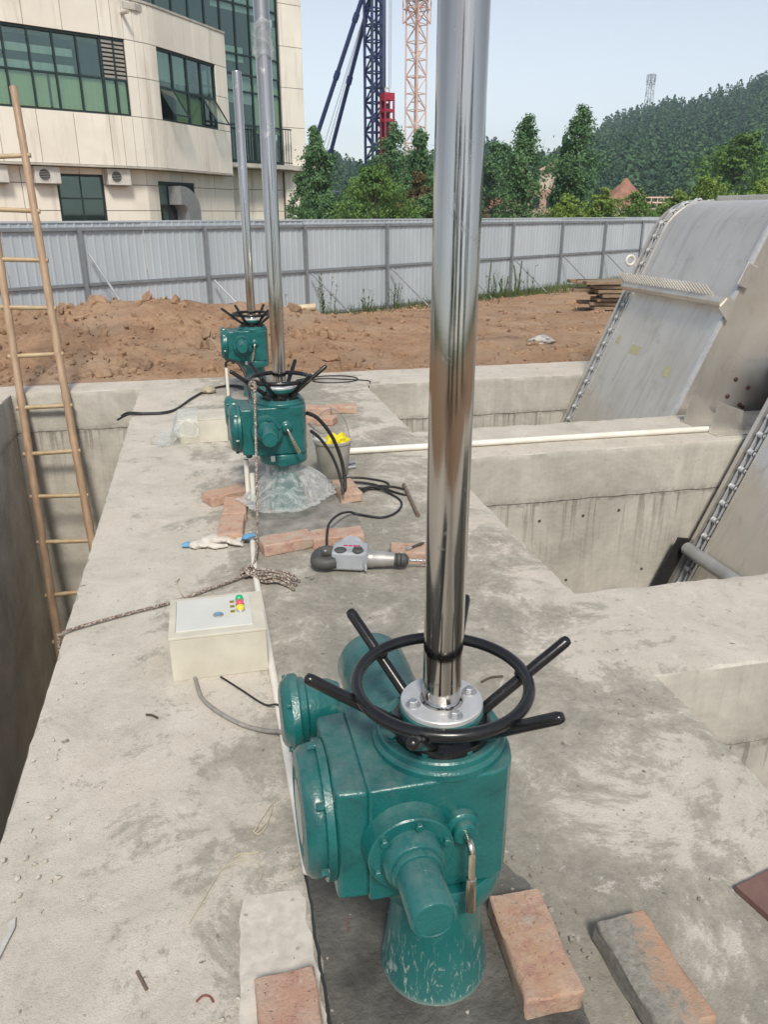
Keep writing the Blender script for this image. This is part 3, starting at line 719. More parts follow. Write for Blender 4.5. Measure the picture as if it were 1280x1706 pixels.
    w = slabbox(*T2[:3], e0, e1, .6, 2.62, -.029, -.02, 'window', 'interior_dark')
    slabbox(*T2[:3], e0, e1, .6, .68, -.019, .012, 'frame', 'frame_green', w); slabbox(*T2[:3], e0, e1, 2.54, 2.62, -.019, .012, 'frame', 'frame_green', w); slabbox(*T2[:3], e0+.6, e0+.67, .68, 2.54, -.019, .012, 'frame', 'frame_green', w)
    slabbox(*T2[:3], e0, e0+.6, .68, 2.54, -.014, -.008, 'pane', 'window_glass', w)
    # tower with curtain wall and pier
    U0, U1, U2 = (-8.0, 38.9), (-5.05, 42.4), (-4.05, 43.1)
    K1 = seg_frame(U0, U1); K2 = seg_frame(U1, U2); LK = K1[3]
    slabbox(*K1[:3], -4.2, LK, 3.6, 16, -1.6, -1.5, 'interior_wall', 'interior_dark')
    cu = [(0, .3, 7.4, 8.3, 'curtain_white'), (.35, .75, 7.9, 8.5, 'curtain_white'), (.5, .8, 6.2, 7.0, 'curtain_white'), (.8, 1, 5, 7.0, 'curtain_green'), (.55, 1, 9.9, 11, 'curtain_white'), (.8, 1, 7.3, 9.6, 'curtain_white')]
    window(K1, -4.0, LK-.04, 3.7, 15.9, 10, [5.3, 6.7, 7.4, 8.2, 10.2, 11.0, 11.9, 13.9, 14.6], cu, opened=((8, 6), ))
    for z in (7.05, 10.6): slabbox(*K1[:3], -4.0, LK, z-.3, z+.3, -.5, -.2, 'floor_slab', 'curtain_white')
    panels(K2, 0, K2[3], 3.6, 16, 1.4, [3.62+1.75*k for k in range(8)], (-.05, .08))
    slabbox(*K2[:3], 0, K2[3], 3.6, 16, -.6, -.06, 'wall', 'wall_backing')
    KR = seg_frame(U2, (-4.45, 47)); panels(KR, 0, KR[3], -.8, 16, 1.4, [3.62+1.75*k for k in range(8)], (-.05, .05)); slabbox(*KR[:3], 0, KR[3], -.8, 16, -.4, -.055, 'wall', 'wall_backing')
    # balcony ledge and railing
    slabbox(*K1[:3], -.2, LK, 3.42, 3.6, -.4, .75, 'ledge', 'ledge_stone'); slabbox(*K2[:3], -.3, K2[3]+.75, 3.4, 3.62, -.5, .55, 'ledge', 'ledge_stone')
    rl = slabbox(*K1[:3], .1, LK, 5.18, 5.24, .6, .66, 'railing', 'frame_green')
    slabbox(*K1[:3], .1, LK, 3.7, 3.74, .605, .655, 'bottom_bar', 'frame_green', rl)
    b0 = None
    for k in range(27):
        s_ = .15+(LK-.2)*k/26
        slabbox(*K1[:3], s_-.012, s_+.012, 3.62, 5.18, .618, .642, 'baluster', 'frame_green', rl)
    # ground floor below the tower
    Q1 = seg_frame((-7.9, 40.0), (-4.95, 42.9)); Q2 = seg_frame((-5.05, 42.5), U2)
    slabbox(*Q1[:3], -.5, Q1[3], -.8, 3.42, -.5, -.05, 'wall', 'wall_backing'); panels(Q1, -.4, Q1[3], -.8, 3.4, 1.25, [-.8, .4, 1.5, 2.5, 3.4], (-.04, .02))
    slabbox(*Q2[:3], 0, Q2[3], -.8, 3.4, -.6, -.05, 'wall', 'wall_backing'); panels(Q2, 0, Q2[3], -.8, 3.4, 1.4, [-.8, .4, 1.5, 3.4], (-.04, .09))
    # rainwater spout on the parapet
    A, d, nrm = FAC[2][:3]; p = A
    MB().cyl((p.x, p.y, 8.25), (p.x+nrm.x*.5, p.y+nrm.y*.5, 8.22), .07, n=10).obj('spout', 'ledge_stone', t, world=True)
    # air conditioners hung under the eave
    labs = ['air conditioner under the eave at the photo\'s left border', 'middle air conditioner under the eave, right of the ladder top', 'air conditioner under the eave just right of the dark doorway']
    A, d, nrm = T1[:3]
    for k, s_ in enumerate((4.95, 6.78, 9.5)):
        p = A+d*s_+nrm*.08; q = thing('air_conditioner', labs[k], 'air conditioner', (p.x, p.y, 2.42), math.atan2(d.y, d.x), 'air conditioners under the eave')
        MB().box((.45, -.17, .29), (.92, .34, .58)).obj('casing', 'aircon_white', q, 0, .02)
        MB().lathe([(.22, 0), (.225, .012), (.205, .014), (.2, .006)], (.33, -.341, .29), (0, -1, 0), 20, cap=False).obj('fan_ring', 'aircon_white', q)
        MB().lathe([(.2, 0), (.2, .004)], (.33, -.342, .29), (0, -1, 0), 20).obj('fan_opening', 'interior_dark', q)
        g = MB()
        for i in range(7): g.beam((.33-.19, -.352, .12+i*.056), (.33+.19, -.352, .12+i*.056), .008)
        g.obj('grille', 'aircon_white', q, 0)
        MB().box((.45, -.1, -.02), (.9, .3, .03)).obj('bracket', 'fence_steel', q, 0)
    # ventilation duct bent out of the ground-floor window
    A, d, nrm = T2[:3]; p = A+d*1.35
    q = thing('ventilation_duct', 'bent silver sheet-metal duct coming out of ground-floor window', 'duct', (p.x, p.y, .3))
    m = MB(); w2 = .30
    ring = []
    for k in range(11):
        if k == 0: cen = (0, .75); tg = (1, 0)
        elif k == 10: cen = (.75, -.5); tg = (0, -1)
        else:
            an = math.pi/2*(k-1)/8; cen = (.1+math.sin(an)*.65, .1+math.cos(an)*.65); tg = (math.cos(an), -math.sin(an))
        nn = (-tg[1], tg[0])
        for a, b in ((-1, -1), (1, -1), (1, 1), (-1, 1)):
            o_ = cen[0]+nn[0]*b*.36; z_ = cen[1]+nn[1]*b*.36
            v = Vector((p.x, p.y, 1.35+z_))+d*(o_*1.25)+nrm*(.34+a*w2); ring.append(tuple(v))
    m.v = ring
    for k in range(10):
        for j in range(4): m.f.append((k*4+j, k*4+(j+1) % 4, (k+1)*4+(j+1) % 4, (k+1)*4+j))
    m.f += [(3, 2, 1, 0), (40, 41, 42, 43)]
    m.obj('elbow', 'galvanised', q, 30, world=True)
    c = Vector((p.x, p.y, .60))+nrm*.34+d*.94
    MB().box(c, (.96, .66, .5), rz=math.atan2(d.y, d.x)).obj('outlet_box', 'galvanised', q, 0, .01, world=True)
build_building()

# ------------------------------------------------------------------ wooded hill and its mast
RIDGE = [(-40, 12), (-10, 20), (-5.6, 22), (-1.6, 13), (3, 17), (6.6, 24), (8.7, 19), (11, 17), (13, 23), (14.7, 30), (17, 35.5), (19.5, 36), (22, 41), (25, 46), (32, 55), (60, 50)]
def hill_z(az, d):
    r = np.interp(az, [a for a, _ in RIDGE], [b for _, b in RIDGE])
    s = min(1, max(0, (d-120)/255)); s = s*s*(3-2*s)*.45+.55*s
    z = r*s
    if d > 380: z -= (d-380)*.12
    return max(-.9, -.9+z+(2.0*mnoise.noise(Vector((az*.35, d*.022, 3))) if d > 130 else 0))
def build_hill():
    azs = np.arange(-40, 61, 1.0); ds = np.array([112, 122, 135, 150, 170, 190, 215, 240, 265, 290, 315, 340, 360, 380, 410, 460, 540])
    V = []; 
    for a in azs:
        for d in ds: V.append((*cf(math.sin(R(a))*d, math.cos(R(a))*d), hill_z(a, d) if d > 113 else -1.2))
    n = len(ds); F = [(i*n+j, (i+1)*n+j, (i+1)*n+j+1, i*n+j+1) for i in range(len(azs)-1) for j in range(n-1)]
    struct(np_mesh('hill', V, F, 'hill_soil', None, True))
    g = np.random.default_rng(11); temps = []
    for k in range(6):
        q = []; H = 1.0
        for i in range(150):
            t = g.random()**.8; r = .27*(1-t)**.75*(.55+.45*g.random())*(1.25 if k % 3 == 2 else 1); a = g.uniform(0, 6.283)
            c = np.array([r*math.cos(a), r*math.sin(a), .1+.9*t]); s = (.022+.034*g.random()**2)*(1.3-.6*t)
            nrm = np.array([math.cos(a), math.sin(a), .9])+g.normal(size=3)*.5; nrm /= np.linalg.norm(nrm)
            u = np.cross(nrm, g.normal(size=3)); u /= np.linalg.norm(u); w = np.cross(nrm, u)
            q += [c-u*s-w*s*.6, c+u*s-w*s*.6, c+u*s*.55+w*s, c-u*s*.55+w*s]
        temps.append(np.array(q))
    Vs = []; cnt = 0
    while cnt < 5200:
        az = g.uniform(-12, 32); d = math.sqrt(g.uniform(128**2, 400**2))
        z = hill_z(az, d); h = 4.5+6.5*g.random()**1.6; x, y = cf(math.sin(R(az))*d, math.cos(R(az))*d); a = g.uniform(0, 6.283)
        T = temps[cnt % 6]; c, s = math.cos(a), math.sin(a); w = g.uniform(.8, 1.35)
        P = np.stack([(T[:, 0]*c-T[:, 1]*s)*h*w, (T[:, 0]*s+T[:, 1]*c)*h*w, T[:, 2]*h], 1)+np.array([x, y, z-.3]); Vs.append(P); cnt += 1
    V = np.vstack(Vs); F = np.arange(len(V)).reshape(-1, 4)
    o = np_mesh('forest', V, F, 'leaf_forest'); o['kind'] = 'stuff'; o['label'] = 'dark green conifer forest covering the far hill'; o['category'] = 'forest'
build_hill()
def lattice(mb_ch, mb_br, c, w0, w1, z0, z1, bays, cr, br, rot=0):
    def cor(t, k):
        w = (w0+(w1-w0)*t)/2; a = rot+math.pi/4+k*math.pi/2; return Vector((c[0]+w*1.414*math.cos(a), c[1]+w*1.414*math.sin(a), z0+(z1-z0)*t))
    for k in range(4): mb_ch.beam(cor(0, k), cor(1, k), cr)
    for i in range(bays):
        a, b = i/bays, (i+1)/bays
        for k in range(4):
            k2 = (k+1) % 4
            if (i+k) % 2: mb_br.beam(cor(a, k), cor(b, k2), br)
            else: mb_br.beam(cor(a, k2), cor(b, k), br)
            mb_br.beam(cor(b, k), cor(b, k2), br)
x, y = cf(121*.985, 395*.985); 
t = thing('telecom_mast', 'thin grey lattice mast standing on the hill ridge', 'mast', (x, y, 36))
ch = MB(); br = MB(); lattice(ch, br, (x, y), 3.6, 1.9, 36, 59, 9, .22, .12); ch.obj('chord', 'mast_steel_light', t, 0, world=True); br.obj('bracing', 'mast_steel_light', t, 0, world=True)
for zz in (55, 58.6): MB().torus((x, y, zz), 1.95, .13, n=12, m=4).obj('platform', 'mast_steel_light', t, world=True)
m = MB()
for k in range(6): a = k*1.047; m.box((x+2.1*math.cos(a), y+2.1*math.sin(a), 57), (.35, .35, 2.4))
m.obj('antenna', 'mast_steel_light', t, 0, world=True)

# ------------------------------------------------------------------ piling rig and tower crane
def build_rig():
    x, y = cf(-.66, 60); t = thing('piling_rig', 'dark blue lattice piling rig mast with two slanting stays behind trees', 'piling rig', (x, y, -.75))
    ch = MB(); br = MB(); lattice(ch, br, (x, y), .95, .95, -.7, 27, 30, .17, .085, rot=R(20)); ch.obj('chord', 'crane_blue', t, 0, world=True); br.obj('bracing', 'crane_blue', t, 0, world=True)
    MB().beam((x+.42, y-.25, -.7), (x+.42, y-.25, 27), .20).obj('lead', 'crane_blue', t, 0, world=True)
    for (l0, d0, z0, l1, d1, z1) in ((-7.4, 61, 0, -.9, 60.3, 16.2), (-5.75, 63.5, 0, -.55, 60.8, 16.0)):
        a = Vector((*cf(l0, d0), z0)); b = Vector((*cf(l1, d1), z1))
        s = MB().cyl(a, b, .15, n=10).obj('stay', 'crane_blue', t, world=True)
        for f in (.33, .62, .83):
            p = a.lerp(b, f); q = a.lerp(b, f+.03); MB().cyl(p, q, .20, n=10).obj('collar', 'crane_blue', s, world=True)
    # hoist ropes
    for dl in (.55, .75, 1.05, 1.2): 
        a = (*cf(-.5+dl*.9, 59.5), 27); b = (*cf(-.45+dl*.75, 59.3), 9.3)
        MB().beam(a, b, .028).obj('hoist_rope', 'cable_steel', t, 0, world=True)
    for l0, l1 in ((-6.6, -.75), (-6.1, -.8)):
        MB().beam((*cf(l0, 62), 0), (*cf(l1, 60.5), 15.5), .03).obj('hoist_rope', 'cable_steel', t, 0, world=True)
    # machine at the foot, behind the trees
    c = cf(-3.6, 62); MB().box((c[0], c[1], .6), (5.5, 2.6, 1.2), rz=-YAW).obj('undercarriage', 'crane_blue', t, 0, .1, world=True)
    c = cf(-4.4, 62); MB().box((c[0], c[1], 2.1), (2.4, 2.4, 1.7), rz=-YAW).obj('cab', 'crane_blue', t, 0, .1, world=True)
    # hammer
    x, y = cf(.22, 59.2); h = thing('piling_hammer', 'red box-shaped piling hammer with round holes hanging on the blue mast', 'piling hammer', (x, y, 2.2), -YAW+R(28))
    W = .78; TT = .12
    for sx in (-1, 1):
        for sy in (-1, 1): MB().box((sx*(W/2-TT/2), sy*(W/2-TT/2), 3.4), (TT, TT, 6.8)).obj('corner_post', 'hammer_red', h, 0, .02)
    for z, hh in ((.3, .6), (2.2, .4), (3.9, .45), (5.15, .16), (5.75, .18), (6.6, .45)):
        m = MB(); m.box((0, -W/2+.03, z), (W-.02, .05, hh)); m.box((0, W/2-.03, z), (W-.02, .05, hh)); m.box((-W/2+.03, 0, z), (.05, W-.12, hh)); m.box((W/2-.03, 0, z), (.05, W-.12, hh)); m.obj('cross_plate', 'hammer_red', h, 0)
    MB().cyl((0, 0, .3), (0, 0, 6.2), .13, n=10).obj('ram', 'interior_dark', h)
    MB().torus((0, 0, 7.0), .16, .05, (0, 1, 0), 16, 6).obj('lifting_eye', 'ledge_stone', h)
build_rig()
def build_tower_crane():
    x, y = cf(2.95, 80); t = thing('tower_crane', 'pale orange lattice tower crane mast with a platform near the top', 'crane', (x, y, -.75))
    ch = MB(); br = MB(); lattice(ch, br, (x, y), 1.35, 1.35, -.7, 24, 18, .13, .07, rot=R(35)); ch.obj('chord', 'crane_orange', t, 0, world=True); br.obj('bracing', 'crane_orange', t, 0, world=True)
    ch = MB(); lattice(ch, ch, (x, y), 1.75, 1.75, 17.2, 21.6, 4, .1, .07, rot=R(35)); ch.obj('climbing_frame', 'crane_orange', t, 0, world=True)
    m = MB()
    for r_, z in ((1.45, 19.3), (1.45, 20.4)):
        for k in range(4):
            a = R(35)+math.pi/4+k*math.pi/2; b = a+math.pi/2
            m.beam((x+r_*1.3*math.cos(a), y+r_*1.3*math.sin(a), z), (x+r_*1.3*math.cos(b), y+r_*1.3*math.sin(b), z), .12 if z < 20 else .05)
            m.beam((x+r_*1.3*math.cos(a), y+r_*1.3*math.sin(a), 19.3), (x+r_*1.3*math.cos(a), y+r_*1.3*math.sin(a), 20.4), .05)
    m.obj('platform', 'mast_grey', t, 0, world=True)
    m = MB()
    for k in range(9): m.box((x, y, 1+k*2.0), (.18, 1.0, .06), rz=R(35))
    m.beam((x-.12, y-.2, 0), (x-.12, y-.2, 19), .05); m.beam((x+.12, y-.2, 0), (x+.12, y-.2, 19), .05); m.obj('ladder', 'crane_orange', t, 0, world=True)
build_tower_crane()

# ------------------------------------------------------------------ trees and bushes behind the fence
def leaves(g, cs, sig, per, size, up=.5):
    Q = []
    for c, s in cs:
        n = max(4, int(per*(.6+.8*g.random())))
        P = c+g.normal(size=(n, 3))*sig*s*np.array([1, 1, .72])
        nr = (P-c)/(sig*s)*.6+g.normal(size=(n, 3))*.6+np.array([0, 0, up]); nr /= np.linalg.norm(nr, axis=1)[:, None]
        u = np.cross(nr, g.normal(size=(n, 3))); u /= np.linalg.norm(u, axis=1)[:, None]; w = np.cross(nr, u)
        sz = size*(.6+.8*g.random((n, 1)))
        Q.append(np.stack([P-u*sz*.5, P-w*sz*.28+u*sz*.05, P+u*sz*.5, P+w*sz*.28+u*sz*.05], 1).reshape(-1, 3))
    V = np.vstack(Q); return V, np.arange(len(V)).reshape(-1, 4)
def tree(name, label, lat, d, h, hw, mat, seed, kind='spire', nclump=150, per=34, size=.17, group='trees behind the fence', cat='tree'):
    g = np.random.default_rng(seed); x, y = cf(lat, d); t = thing(name, label, cat, (x, y, -.76), g.uniform(0, 6), group)
    cs = []; limbs = []
    lean = g.normal(size=2)*.06
    for k in range(nclump):
        tt = g.random()**(1.15 if kind == 'spire' else .8)
        if kind == 'spire':
            env = (1-tt)**.62*(.74+.3*math.sin(tt*17+seed)+.25*math.sin(tt*31+seed*2)) if tt < .93 else .10
            z = h*(.06+.92*tt)
        else:
            env = math.sqrt(max(.02, 1-(2*tt-.9)**2)) if tt < .95 else .3
            z = h*(.06+.90*tt)
        a = g.uniform(0, 6.283); lob = 1+.34*math.sin(3*a+seed+tt*6)+.24*math.sin(5*a+tt*13+seed*3)
        r = hw*max(.05, env)*lob*(.35+.65*g.random()**.5)
        c = np.array([r*math.cos(a)+lean[0]*z, r*math.sin(a)+lean[1]*z, z+g.normal()*.08]); cs.append((c, .65+.6*g.random() if tt < .85 else .5))
        if k % 6 == 0: limbs.append(c)
    V, F = leaves(g, cs, hw*.135 if kind == 'spire' else hw*.135, per, size)
    np_mesh('crown', V, F, mat, t)
    m = MB(); top = h*(.9 if kind == 'spire' else .6); r0 = .05+.012*h
    m.tube([(lean[0]*z, lean[1]*z, z) for z in np.linspace(-.1, top, 7)], [r0*(1-.13*i) for i in range(7)], 8)
    for c in limbs:
        z0 = max(.2, c[2]*.72); m.tube([(lean[0]*z0, lean[1]*z0, z0), tuple(c*np.array([.6, .6, 1])*1.0-np.array([0, 0, .1*c[2]])), tuple(c)], [r0*.35, r0*.22, r0*.08], 5)
    m.obj('trunk', 'bark', t)
    return t
def px(u, v, d):       # bearing and height of a far point given as photo column/row at a known distance
    b = (853-v)/1282; fy = math.cos(PITCH)+b*math.sin(PITCH); return (u-640)/1282/fy*d, CAMH+(b*math.cos(PITCH)-math.sin(PITCH))/fy*d
TREES = [  # column, top row, half width px, distance, material, kind, name, label
 (545, 214, 38, 33, 'leaf_dark', 'spire', 'spire_tree', 'narrow dark tree right of the cream building corner'),
 (516, 285, 30, 37, 'leaf_dark', 'round', 'broadleaf_tree', 'low dark tree tight against the building\'s right corner'),
 (637, 203, 50, 38, 'leaf_dark', 'spire', 'spire_tree', 'tall dark tree at the foot of the blue piling mast'),
 (702, 213, 44, 35, 'leaf_dark', 'spire', 'spire_tree', 'dark tree at the foot of the orange tower crane'),
 (745, 250, 45, 37, 'leaf_dark', 'spire', 'spire_tree', 'dark tree hidden behind the nearest steel tube'),
 (582, 300, 32, 34, 'leaf_dark', 'round', 'broadleaf_tree', 'dark undergrowth tree between narrow tree and bright round bush'),
 (672, 290, 30, 33, 'leaf_rusty', 'round', 'broadleaf_tree', 'small tree with rust-brown leaves left of the orange crane tree'),
 (825, 238, 42, 60, 'leaf_dark', 'round', 'broadleaf_tree', 'distant dark tree just right of the nearest steel tube'),
 (880, 193, 47, 34, 'leaf_dark', 'spire', 'spire_tree', 'tall dark tree left of the pink house on the hillside'),
 (970, 170, 50, 36, 'leaf_dark', 'spire', 'spire_tree', 'tallest dark tree, right of the pink house on the hillside'),
 (934, 228, 17, 37, 'leaf_dark', 'spire', 'spire_tree', 'thin young tree between the two tall trees by the pink house'),
 (1245, 218, 60, 48, 'leaf_mid', 'round', 'broadleaf_tree', 'mid green tree at the right border above the steel machine'),
]
for k, (u, v, hw, d, mt, kd, nm, lb) in enumerate(TREES):
    lat, z = px(u, v, d); w = hw*d/1400
    tree(nm, lb, lat, d, z+.78, w*(1.34 if kd == 'spire' else 1.05), mt, 20+k, kd, 190 if kd == 'spire' else 150, 64, .125 if d < 45 else .2)
BUSH = [(622, 272, 56, 30, 'leaf_mid', 'big bright green round bush in front of the blue piling mast'),
 (947, 322, 32, 33, 'leaf_light', 'light green round bush at the foot of the tallest dark tree'),
 (1003, 318, 36, 34, 'leaf_light', 'light green bush in front of the red soil mound'),
 (1068, 320, 44, 35, 'leaf_mid', 'mid green round bush right of the red soil mound, beside the steel machine'),
 (1130, 318, 34, 37, 'leaf_light', 'light green bush behind the top curve of the steel machine'),
 (1190, 292, 48, 36, 'leaf_light', 'largest light green bush above the steel machine'),
 (1262, 300, 46, 36, 'leaf_light', 'light green bush above the steel machine at the right border'),
 (700, 318, 40, 31, 'leaf_dark', 'dark low bush above the fence, left of the nearest steel tube'),
 (548, 322, 40, 31, 'leaf_dark', 'dark low bush above the fence beside the building corner')]
for k, (u, v, hw, d, mt, lb) in enumerate(BUSH):
    lat, z = px(u, v, d); tree('bush', lb, lat, d, z+.78, hw*d/1400, mt, 70+k, 'round', 170, 56, .105, 'bushes behind the fence', 'bush')

# ------------------------------------------------------------------ far small buildings, soil mound, guard rail
def far_bits():
    lat, z = px(1045, 296, 58); x, y = cf(lat, 58); g = np.random.default_rng(3); V = []; F = []; n = 40; m = 10
    for j in range(m):
        for i in range(n):
            a = 6.283*i/n; r = 2.0*(1-j/(m-1))*(1+.14*mnoise.noise(Vector((math.cos(a)*2, math.sin(a)*2, j*.5))))
            V.append((r*math.cos(a), r*math.sin(a)*.8, (z-1.72)*(j/(m-1))**.92+.12*mnoise.noise(Vector((r*math.cos(a)*2, r*math.sin(a)*2, 2)))))
    for j in range(m-1):
        for i in range(n): F.append((j*n+i, j*n+(i+1) % n, (j+1)*n+(i+1) % n, (j+1)*n+i))
    b = single(MB().add(V, F), 'soil_mound', 'red_soil', 'pointed mound of red soil on a pale wall below the hill', 'soil mound', origin=(x, y, 1.74), local=True)
    t = thing('retaining_wall', 'pale rendered wall carrying the red soil mound', 'wall', (x, y, -.75), -YAW)
    MB().box((0, 0, 1.2), (6.2, 3.6, 2.4)).obj('wall', 'pale_render', t, 0); MB().box((0, 0, 2.42), (6.4, 3.8, .12)).obj('coping', 'ledge_stone', t, 0)
    x2, y2 = cf(*[px(1118, 316, 58)[0], 58]); t = thing('guard_rail', 'pale orange guard rail running right from the red soil mound', 'railing', (x2, y2, -.75), -YAW)
    for k in range(9): MB().box((-1.7+k*.44, 0, 1.6), (.06, .06, 3.2)).obj('post', 'crane_orange', t, 0)
    for z_ in (3.18, 2.85): MB().box((.05, 0, z_), (3.7, .05, .09)).obj('bar', 'crane_orange', t, 0)
    lat, _ = px(822, 330, 66); x, y = cf(lat, 66); t = thing('brick_house', 'low red brick building just right of the nearest steel tube', 'building', (x, y, -.75), -YAW+.2)
    MB().box((0, 0, 1.15), (3.6, 3, 2.3)).obj('wall', 'red_brick_wall', t, 0)
    MB().prism([(-2, -1.7), (2, -1.7), (2, 1.7), (-2, 1.7)], 2.3, 2.42).obj('eave', 'pale_render', t, 0)
    m = MB(); m.add([(-2, -1.7, 2.42), (2, -1.7, 2.42), (2, 1.7, 2.42), (-2, 1.7, 2.42), (-1.6, 0, 3.3), (1.6, 0, 3.3)], [(0, 1, 5, 4), (1, 2, 5), (2, 3, 4, 5), (3, 0, 4)]); m.obj('roof', 'red_brick_wall', t, 0)
    for k in (-1, 0, 1): 
        w = MB().box((k*1.05, -1.51, 1.2), (.6, .06, .9)).obj('window', 'frame_green', t, 0); MB().box((k*1.05, -1.545, 1.2), (.5, .02, .8)).obj('pane', 'interior_dark', w, 0)
    lat, _ = px(921, 290, 95); x, y = cf(lat, 95); t = thing('hillside_house', 'pinkish stepped house half hidden between the two tall trees', 'building', (x, y, -.75), -YAW-.3)
    MB().box((0, 0, 2.3), (5, 5, 4.6)).obj('lower_storey', 'pink_render', t, 0); MB().box((.4, .8, 5.6), (3.4, 3.4, 2.0)).obj('upper_storey', 'pale_render', t, 0)
    m = MB(); m.add([(-1.6, -1.2, 6.6), (2.4, -1.2, 6.6), (2.4, 2.8, 6.6), (-1.6, 2.8, 6.6), (.4, .8, 7.9)], [(0, 1, 4), (1, 2, 4), (2, 3, 4), (3, 0, 4)]); m.obj('roof', 'pink_render', t, 0)
    for k in (-1.3, .2, 1.6): w = MB().box((k, -2.53, 3.3), (.7, .1, 1.2)).obj('window', 'frame_green', t, 0); MB().box((k, -2.59, 3.3), (.6, .02, 1.1)).obj('pane', 'interior_dark', w, 0)
far_bits()

# ------------------------------------------------------------------ weeds and grass along the fence foot
def weed(x, y, h, n, seed, label, mat='leaf_grass'):
    g = np.random.default_rng(seed); z = soil_z(x, y)-.02; t = thing('weed', label, 'plant', (x, y, z), 0, 'weeds at the fence foot')
    m = MB(); Q = []
    for k in range(n):
        a = g.uniform(0, 6.283); r = g.uniform(0, .16); hh = h*g.uniform(.5, 1); p0 = np.array([r*math.cos(a), r*math.sin(a), 0]); p1 = p0+np.array([math.cos(a)*.12*hh, math.sin(a)*.12*hh, hh])
        m.tube([p0, (p0+p1)/2+np.array([0, 0, .02]), p1], [.006, .005, .002], 4)
        for i in range(14):
            f = g.uniform(.15, 1); c = p0+(p1-p0)*f; d = g.normal(size=3); d[2] = abs(d[2])*.6; d /= np.linalg.norm(d); L = g.uniform(.05, .13); w = np.cross(d, [0, 0, 1]); w /= np.linalg.norm(w)+1e-6
            Q.append(np.array([c, c+d*L*.5+w*L*.16, c+d*L, c+d*L*.5-w*L*.16]))
    m.obj('stems', mat, t, 0); V = np.vstack(Q); np_mesh('leaves', V, np.arange(len(V)).reshape(-1, 4), mat, t)
for k, (u, d, h, n, lb) in enumerate([(540, 16.3, .95, 9, 'bushy green weed beside the pale pipe on the dirt'), (610, 17.6, .6, 6, 'small green weed at fence foot, left of the nearest tube'), (655, 18.2, .7, 8, 'green weed at fence foot touching a slanted brace, left of the nearest tube'),
      (476, 15.3, .6, 5, 'dark green weed right behind the second tube'), (830, 20.6, .75, 7, 'tall weed at fence foot, first right of the nearest tube'), (868, 21.2, .7, 6, 'weed at fence foot midway between nearest tube and steel machine'), (890, 22.0, .8, 5, 'thin tall weed at fence foot nearest to the timber pile'), (848, 21, .6, 6, 'low weed at fence foot among the dry stalks')]):
    lat = (u-640)/1375*d; weed(*cf(lat, d), h, n, 200+k, lb)
def grass():
    g = np.random.default_rng(9); Q = []
    for k in range(2600):
        s = g.uniform(1.5, 17); off = .15+abs(g.normal())*.7; x = FX+FDX*s+FDY*off; y = FY+FDY*s-FDX*off
        if s < 6 and g.random() < .6: continue
        z = soil_z(x, y); h = g.uniform(.06, .24); a = g.uniform(0, 6.283); w = .012; dx, dy = math.cos(a), math.sin(a); ln = g.normal(size=2)*.08
        Q.append([(x-dx*w, y-dy*w, z), (x+dx*w, y+dy*w, z), (x+ln[0]+dx*w*.3, y+ln[1]+dy*w*.3, z+h), (x+ln[0]-dx*w*.3, y+ln[1]-dy*w*.3, z+h)])
    V = np.array(Q).reshape(-1, 3); o = np_mesh('grass', V, np.arange(len(V)).reshape(-1, 4), 'leaf_grass'); o['kind'] = 'stuff'; o['label'] = 'short green grass along the foot of the grey fence'; o['category'] = 'grass'
grass()
st = [(820, 20.4, .95), (832, 20.6, .6), (850, 20.9, .55), (866, 21.2, .8), (872, 21.4, .9), (842, 20.8, .4)]
for k, (u, d, h) in enumerate(st):
    x, y = cf((u-640)/1375*d, d); z = soil_z(x, y)
    m = MB().tube([(0, 0, -.05), (.02, .01, h*.5), (.06*(-1)**k, .02, h)], [.022, .018, .014], 6)
    single(m, 'dry_stalk', 'leaf_grass', ['tallest dark stalk of the cut row nearest the front tube', 'second stalk of the cut row at the fence foot', 'third stalk of the cut row at the fence foot', 'tall stalk near the right end of the cut row', 'last stalk of the cut row, nearest the timber pile', 'shortest stalk in the cut row at the fence foot'][k], 'plant stalk', 'stalks cut off at the fence foot', origin=(x, y, z), local=True)

